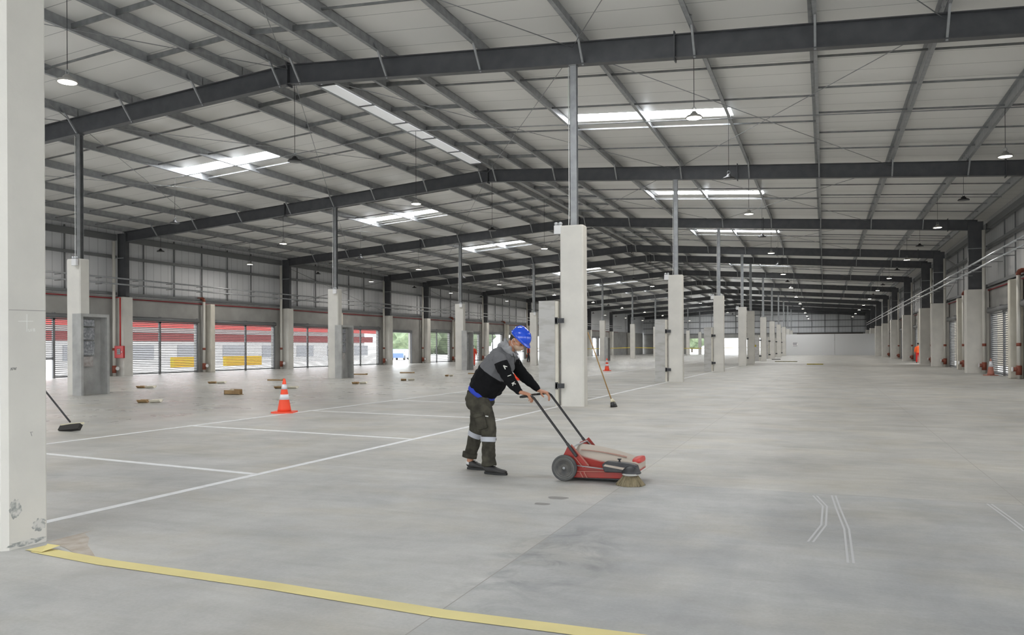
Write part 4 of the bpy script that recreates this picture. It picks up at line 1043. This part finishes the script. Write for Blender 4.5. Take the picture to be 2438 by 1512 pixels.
# lid: domed hopper cover
def lid(fr0, fr1, name, m, z_off=0, ylo=.075, yhi=.525, lowcut=0):
    b = MB(); nx, ny = 18, 12; o = len(b.v)
    top = lambda u: .372-.03*u-.115*u**2.0+ (-.03 if u > .97 else 0)
    low_ = lambda u: .150+.055*u
    vs = []
    for i in range(nx+1):
        u = i/nx; x = .09+.70*u; zt = top(u); zl = low_(u); wv = 1-.22*u
        for j in range(ny+1):
            v = -1+2*j/ny; yy = .30+(.225*wv)*v; prof_ = (1-abs(v)**3.2)
            z = zl+(zt-zl)*(fr0+(1-fr0)*prof_) if True else 0
            vs.append((x, yy, z))
    fs = []
    for i in range(nx):
        for j in range(ny): a = i*(ny+1)+j; fs.append((a,a+1,a+ny+2,a+ny+1))
    k = len(vs); vs += [(x,y,max(.12,.12)) for x,y,z in vs[:]]
    edge = [j for j in range(ny+1)]+[i*(ny+1)+ny for i in range(1,nx+1)]+[nx*(ny+1)+j for j in range(ny-1,-1,-1)]+[i*(ny+1) for i in range(nx-1,0,-1)]
    fs2 = [(edge[q_], edge[(q_+1)%len(edge)], edge[(q_+1)%len(edge)]+k, edge[q_]+k) for q_ in range(len(edge))]
    b.add(vs, fs, True); b.f += [[i+0 for i in f] for f in fs2]; b.mi += [0]*len(fs2); b.sm += [False]*len(fs2)
    return b.build(name, m, sw)
def lid_mat():
    m = bpy.data.materials.new('dusty_lid_over_red'); m.use_nodes = True
    n = m.node_tree.nodes; l = m.node_tree.links; b = n['Principled BSDF']; b.inputs['Roughness'].default_value = .7
    tc = n.new('ShaderNodeTexCoord'); sx = n.new('ShaderNodeSeparateXYZ'); l.new(tc.outputs['Object'], sx.inputs[0])
    def M(op, a, bv=None):
        x = n.new('ShaderNodeMath'); x.operation = op; l.new(a, x.inputs[0])
        if isinstance(bv, (int,float)): x.inputs[1].default_value = bv
        elif bv is not None: l.new(bv, x.inputs[1])
        return x.outputs[0]
    nz = n.new('ShaderNodeTexNoise'); nz.inputs['Scale'].default_value = 9; nz.inputs['Detail'].default_value = 8; l.new(tc.outputs['Object'], nz.inputs['Vector'])
    # dust lies above a line that falls from the rear to the nose
    h = M('ADD', M('MULTIPLY', sx.outputs['X'], .20), sx.outputs['Z']); h = M('ADD', h, M('MULTIPLY', nz.outputs[0], .02))
    g = n.new('ShaderNodeMapRange'); g.inputs['From Min'].default_value = .296; g.inputs['From Max'].default_value = .318; l.new(h, g.inputs['Value'])
    mx = n.new('ShaderNodeMix'); mx.data_type = 'RGBA'; l.new(g.outputs[0], mx.inputs[0]); mx.inputs[6].default_value = (.30,.022,.014,1); mx.inputs[7].default_value = (.42,.365,.31,1)
    l.new(mx.outputs[2], b.inputs['Base Color']); return m
lid_m = lid_mat()
ld = lid(.25, 1, 'lid', lid_m)
def lz(u): return .372-.03*u-.115*u**2.0
b = MB()
for k in range(10):
    u0, u1 = .08+k*.072, .08+(k+1)*.072
    x0, x1 = .09+.70*u0, .09+.70*u1; yy0 = .30-.15*(1-.22*u0); yy1 = .30-.15*(1-.22*u1)
    z_ = lambda u: (.15+.055*u)+(lz(u)-(.15+.055*u))*(.25+.75*(1-.667**3.2))+.0015
    b.add([(x0,yy0-.012,z_(u0)),(x1,yy1-.010,z_(u1)),(x1,yy1+.020,z_(u1)+.009),(x0,yy0+.030,z_(u0)+.011)], [(0,1,2,3)])
b.build('lid_stripe', mat('worn_stripe', (.33,.19,.15), .8), ld)
b = MB(); b.loft([((.72,.30,.225),.16,.03),((.775,.30,.232),.15,.035),((.80,.30,.238),.12,.028)], n=18, pw=3); o = b.build('nose', mat('nose_red', (.52,.06,.05), .5), sw)
# black bumper arm with brush housing
b = MB(); b.prism([(.42,.200),(.47,.236),(.72,.224),(.80,.205),(.815,.16),(.80,.125),(.45,.118)], -.015, .07); o = b.build('brush_arm', mat('dusty_black_plastic', (.020,.021,.025), .5, col2=(.045,.045,.047), scale=8), sw); bv = o.modifiers.new('b','BEVEL'); bv.width = .012; bv.segments = 3
b = MB(); b.prism([(.44,.186),(.46,.205),(.72,.172),(.70,.150)], -.022, -.012); b.build('arm_trim', dome_m, o)
b = MB(); b.lathe([(.0,.20),(.05,.198),(.085,.17),(.105,.128),(.105,.118),(0,.118)], c=(.73,.03,0), n=28); b.build('brush_housing', mat('dusty_black_plastic', (.028,.029,.034), .5), sw)
b = MB(); b.lathe([(0,.004),(.016,.004),(.010,.014),(.010,.028),(.022,.034),(.022,.042),(0,.044)], c=(.60,.05,.222), n=14); b.build('knob', blackp, sw)
b = MB(); b.tube([(.09,.015,.176),(.46,.0,.150)], .006, 6); b.build('brush_link_rod', galv, sw)
dk = MB().lathe([(0,.125),(.085,.122),(.088,.108),(.07,.098),(0,.098)], c=(.73,.0,0), n=32).build('brush_disc', mat('dusty_disc', (.42,.41,.39), .7), sw)
b = MB(); random.seed(3)
for k in range(90):
    a = 2*PI*k/90; r0 = .066+random.uniform(-.012,.008); r1 = .150+random.uniform(-.012,.008)
    p0 = Vector((.73+r0*math.cos(a), r0*math.sin(a), .102)); p1 = Vector((.73+(r0*.35+r1*.65)*math.cos(a), (r0*.35+r1*.65)*math.sin(a), .04)); p2 = Vector((.73+r1*math.cos(a), r1*math.sin(a), .001))
    b.loft([(p0,.004,.004),(p1,.0065,.005),(p2,.009,.004)], side=(-math.sin(a),math.cos(a),0), n=5)
b.lathe([(.05,.10),(.075,.095),(.11,.045),(.138,.004),(.12,.004),(.05,.09)], c=(.73,0,0), n=36)
b.build('side_brush', mat('straw_bristle', (.27,.225,.14), .9, col2=(.19,.155,.09), scale=18), sw)
# handle: one bent black tube
hy = .62
path = [(.125,.03,.275),(.045,.03,.376),(-.36,.03,.895),(-.385,.03,.912),(-.42,.03,.915),(-.49,.03,.905),(-.525,.05,.902),(-.535,.09,.902),(-.535,hy-.06,.902),(-.525,hy-.02,.902),(-.49,hy,.905),(-.42,hy,.915),(-.385,hy,.912),(-.36,hy,.895),(.045,hy,.376),(.125,hy,.275)]
b = MB(); b.tube(path, .0135, 12); b.build('handle', mat('black_tube', (.012,.012,.013), .3), sw)
for yy in (.03, hy):
    b = MB(); b.bar((.02,yy,.408),(.13,yy,.268),.03,.028,up=(0,1,0)); o = b.build('handle_socket', blackp, sw); bv = o.modifiers.new('b','BEVEL'); bv.width = .006; bv.segments = 2
b = MB(); b.bar((.07,.60,.385),(.20,.60,.235),.09,.014,up=(0,1,0)); b.build('far_handle_plate', redp, sw)
b = MB(); b.tube([(.10,.05,.345),(.09,.07,.372),(.10,.10,.380),(.10,.55,.380),(.09,.585,.372),(.14,.59,.32)], .009, 8); b.build('carry_bar', galv, sw)

# ------------------------------------------------------------------ distant people
def far_person(x, y, rz, label, top, legs, vest=None, h=1.72, stride=.12):
    t = thing('person', label, 'person', (x,y,0), rz)
    b = MB(); k = h/1.72
    ellipsoid(b, (0,0,1.60*k), (.085,.075,.11)); b.loft([((0,0,1.50*k),.05,.05),((0,0,1.40*k),.06,.06)], n=10)
    b.loft([((0,0,1.42*k),.12,.08),((0,0,1.30*k),.18,.11),((0,0,1.05*k),.15,.11),((0,0,.90*k),.16,.12)], n=16)
    for s_ in (-1, 1):
        b.loft([((0,s_*.19,1.36*k),.05,.05),((.0,s_*.25,1.10*k),.04,.04),((.06,s_*.25,.86*k),.03,.03)], n=10)
        b.loft([((0,s_*.09,.90*k),.085,.09),((s_*stride*.6,s_*.10,.48*k),.058,.06),((s_*stride,s_*.10,.06),.04,.045)], n=12)
        hand(b, Vector((.065,s_*.25,.84*k)), (.15,0,-1), (1,0,0), curl=(.2,.3,.3), thumb=1)
    organic(b, 'body', skin, t, .009, 2)
    b = MB(); b.loft([((0,0,1.44*k),.10,.09),((0,0,1.38*k),.18,.12),((0,0,1.26*k),.205,.135),((0,0,1.05*k),.18,.13),((0,0,.88*k),.19,.145)], n=18)
    for s_ in (-1, 1): b.loft([((0,s_*.18,1.37*k),.065,.065),((0,s_*.25,1.10*k),.058,.058),((.05,s_*.252,.92*k),.045,.045)], n=12)
    tp = organic(b, 'jacket', top, t, .012, 3)
    if vest:
        b = MB(); b.loft([((0,0,1.40*k),.175,.13),((0,0,1.26*k),.215,.15),((0,0,1.05*k),.20,.15),((0,0,.95*k),.20,.155)], n=18, pw=2.6); organic(b, 'vest', vest, t, .012, 2)
    b = MB(); b.loft([((0,0,.96*k),.17,.13),((0,0,.84*k),.175,.14)], n=16)
    for s_ in (-1, 1): b.loft([((0,s_*.09,.90*k),.10,.11),((s_*stride*.6,s_*.10,.48*k),.075,.08),((s_*stride,s_*.10,.10),.07,.075)], n=12)
    organic(b, 'trousers', legs, t, .012, 3)
    for s_ in (-1, 1):
        q = MB(); q.loft([((s_*stride-.07,s_*.10,.04),.035,.035),((s_*stride+.05,s_*.10,.045),.045,.04),((s_*stride+.17,s_*.10,.03),.035,.025)], n=12); q.build('shoe', shm, t)
    q = MB(); ellipsoid(q, (-.01,0,1.635*k), (.092,.082,.095)); q.build('hair', mat('dark_hair', (.02,.015,.012), .7), t)
orange = mat('orange_vest', (.62,.075,.03), .8)
far_person(-28.2, 76.3, .4, 'person in orange vest and dark trousers walking far behind the worker', mat('dark_jacket', (.03,.035,.05), .9), mat('dark_trousers', (.035,.04,.05), .9), orange)
far_person(-26.75, 59.3, PI*.6, 'person in red-orange overalls half hidden behind the third left-row niche', mat('red_overall', (.50,.045,.02), .85), mat('red_overall2', (.48,.04,.02), .85), None)
far_person(7.40, 75.3, PI*.5, 'person in bright orange jacket and red trousers beside a right wall pillar', mat('bright_orange', (.95,.14,.03), .8), mat('bright_red', (.75,.03,.03), .8), None)

w_.location.y -= .05; w_.location.z = 0

tm = mat('pale_scuff', (.50,.505,.51), .5)
for k, pl_ in enumerate(([(-.11,8.25),(-.02,7.74),(-.03,6.92),(-.12,6.29)],[(.06,8.32),(.09,7.68),(.14,6.82),(.14,5.77)],[(1.38,8.36),(1.42,7.7),(1.44,7.22)])):
    b = MB()
    for q_ in range(len(pl_)-1):
        (xa,ya),(xb,yb) = pl_[q_], pl_[q_+1]
        for o_ in (0, .035): b.add([(xa-.008+o_,ya,.0012),(xb-.008+o_,yb,.0012),(xb+.008+o_,yb,.0012),(xa+.008+o_,ya,.0012)], [(0,1,2,3)])
    tag(b.build('tyre_mark', tm), 'faint pale tyre mark on the grey floor right of the sweeper, %s of three' % ('leftmost','middle','rightmost')[k], 'tyre mark', 'tyre marks', 'stuff')
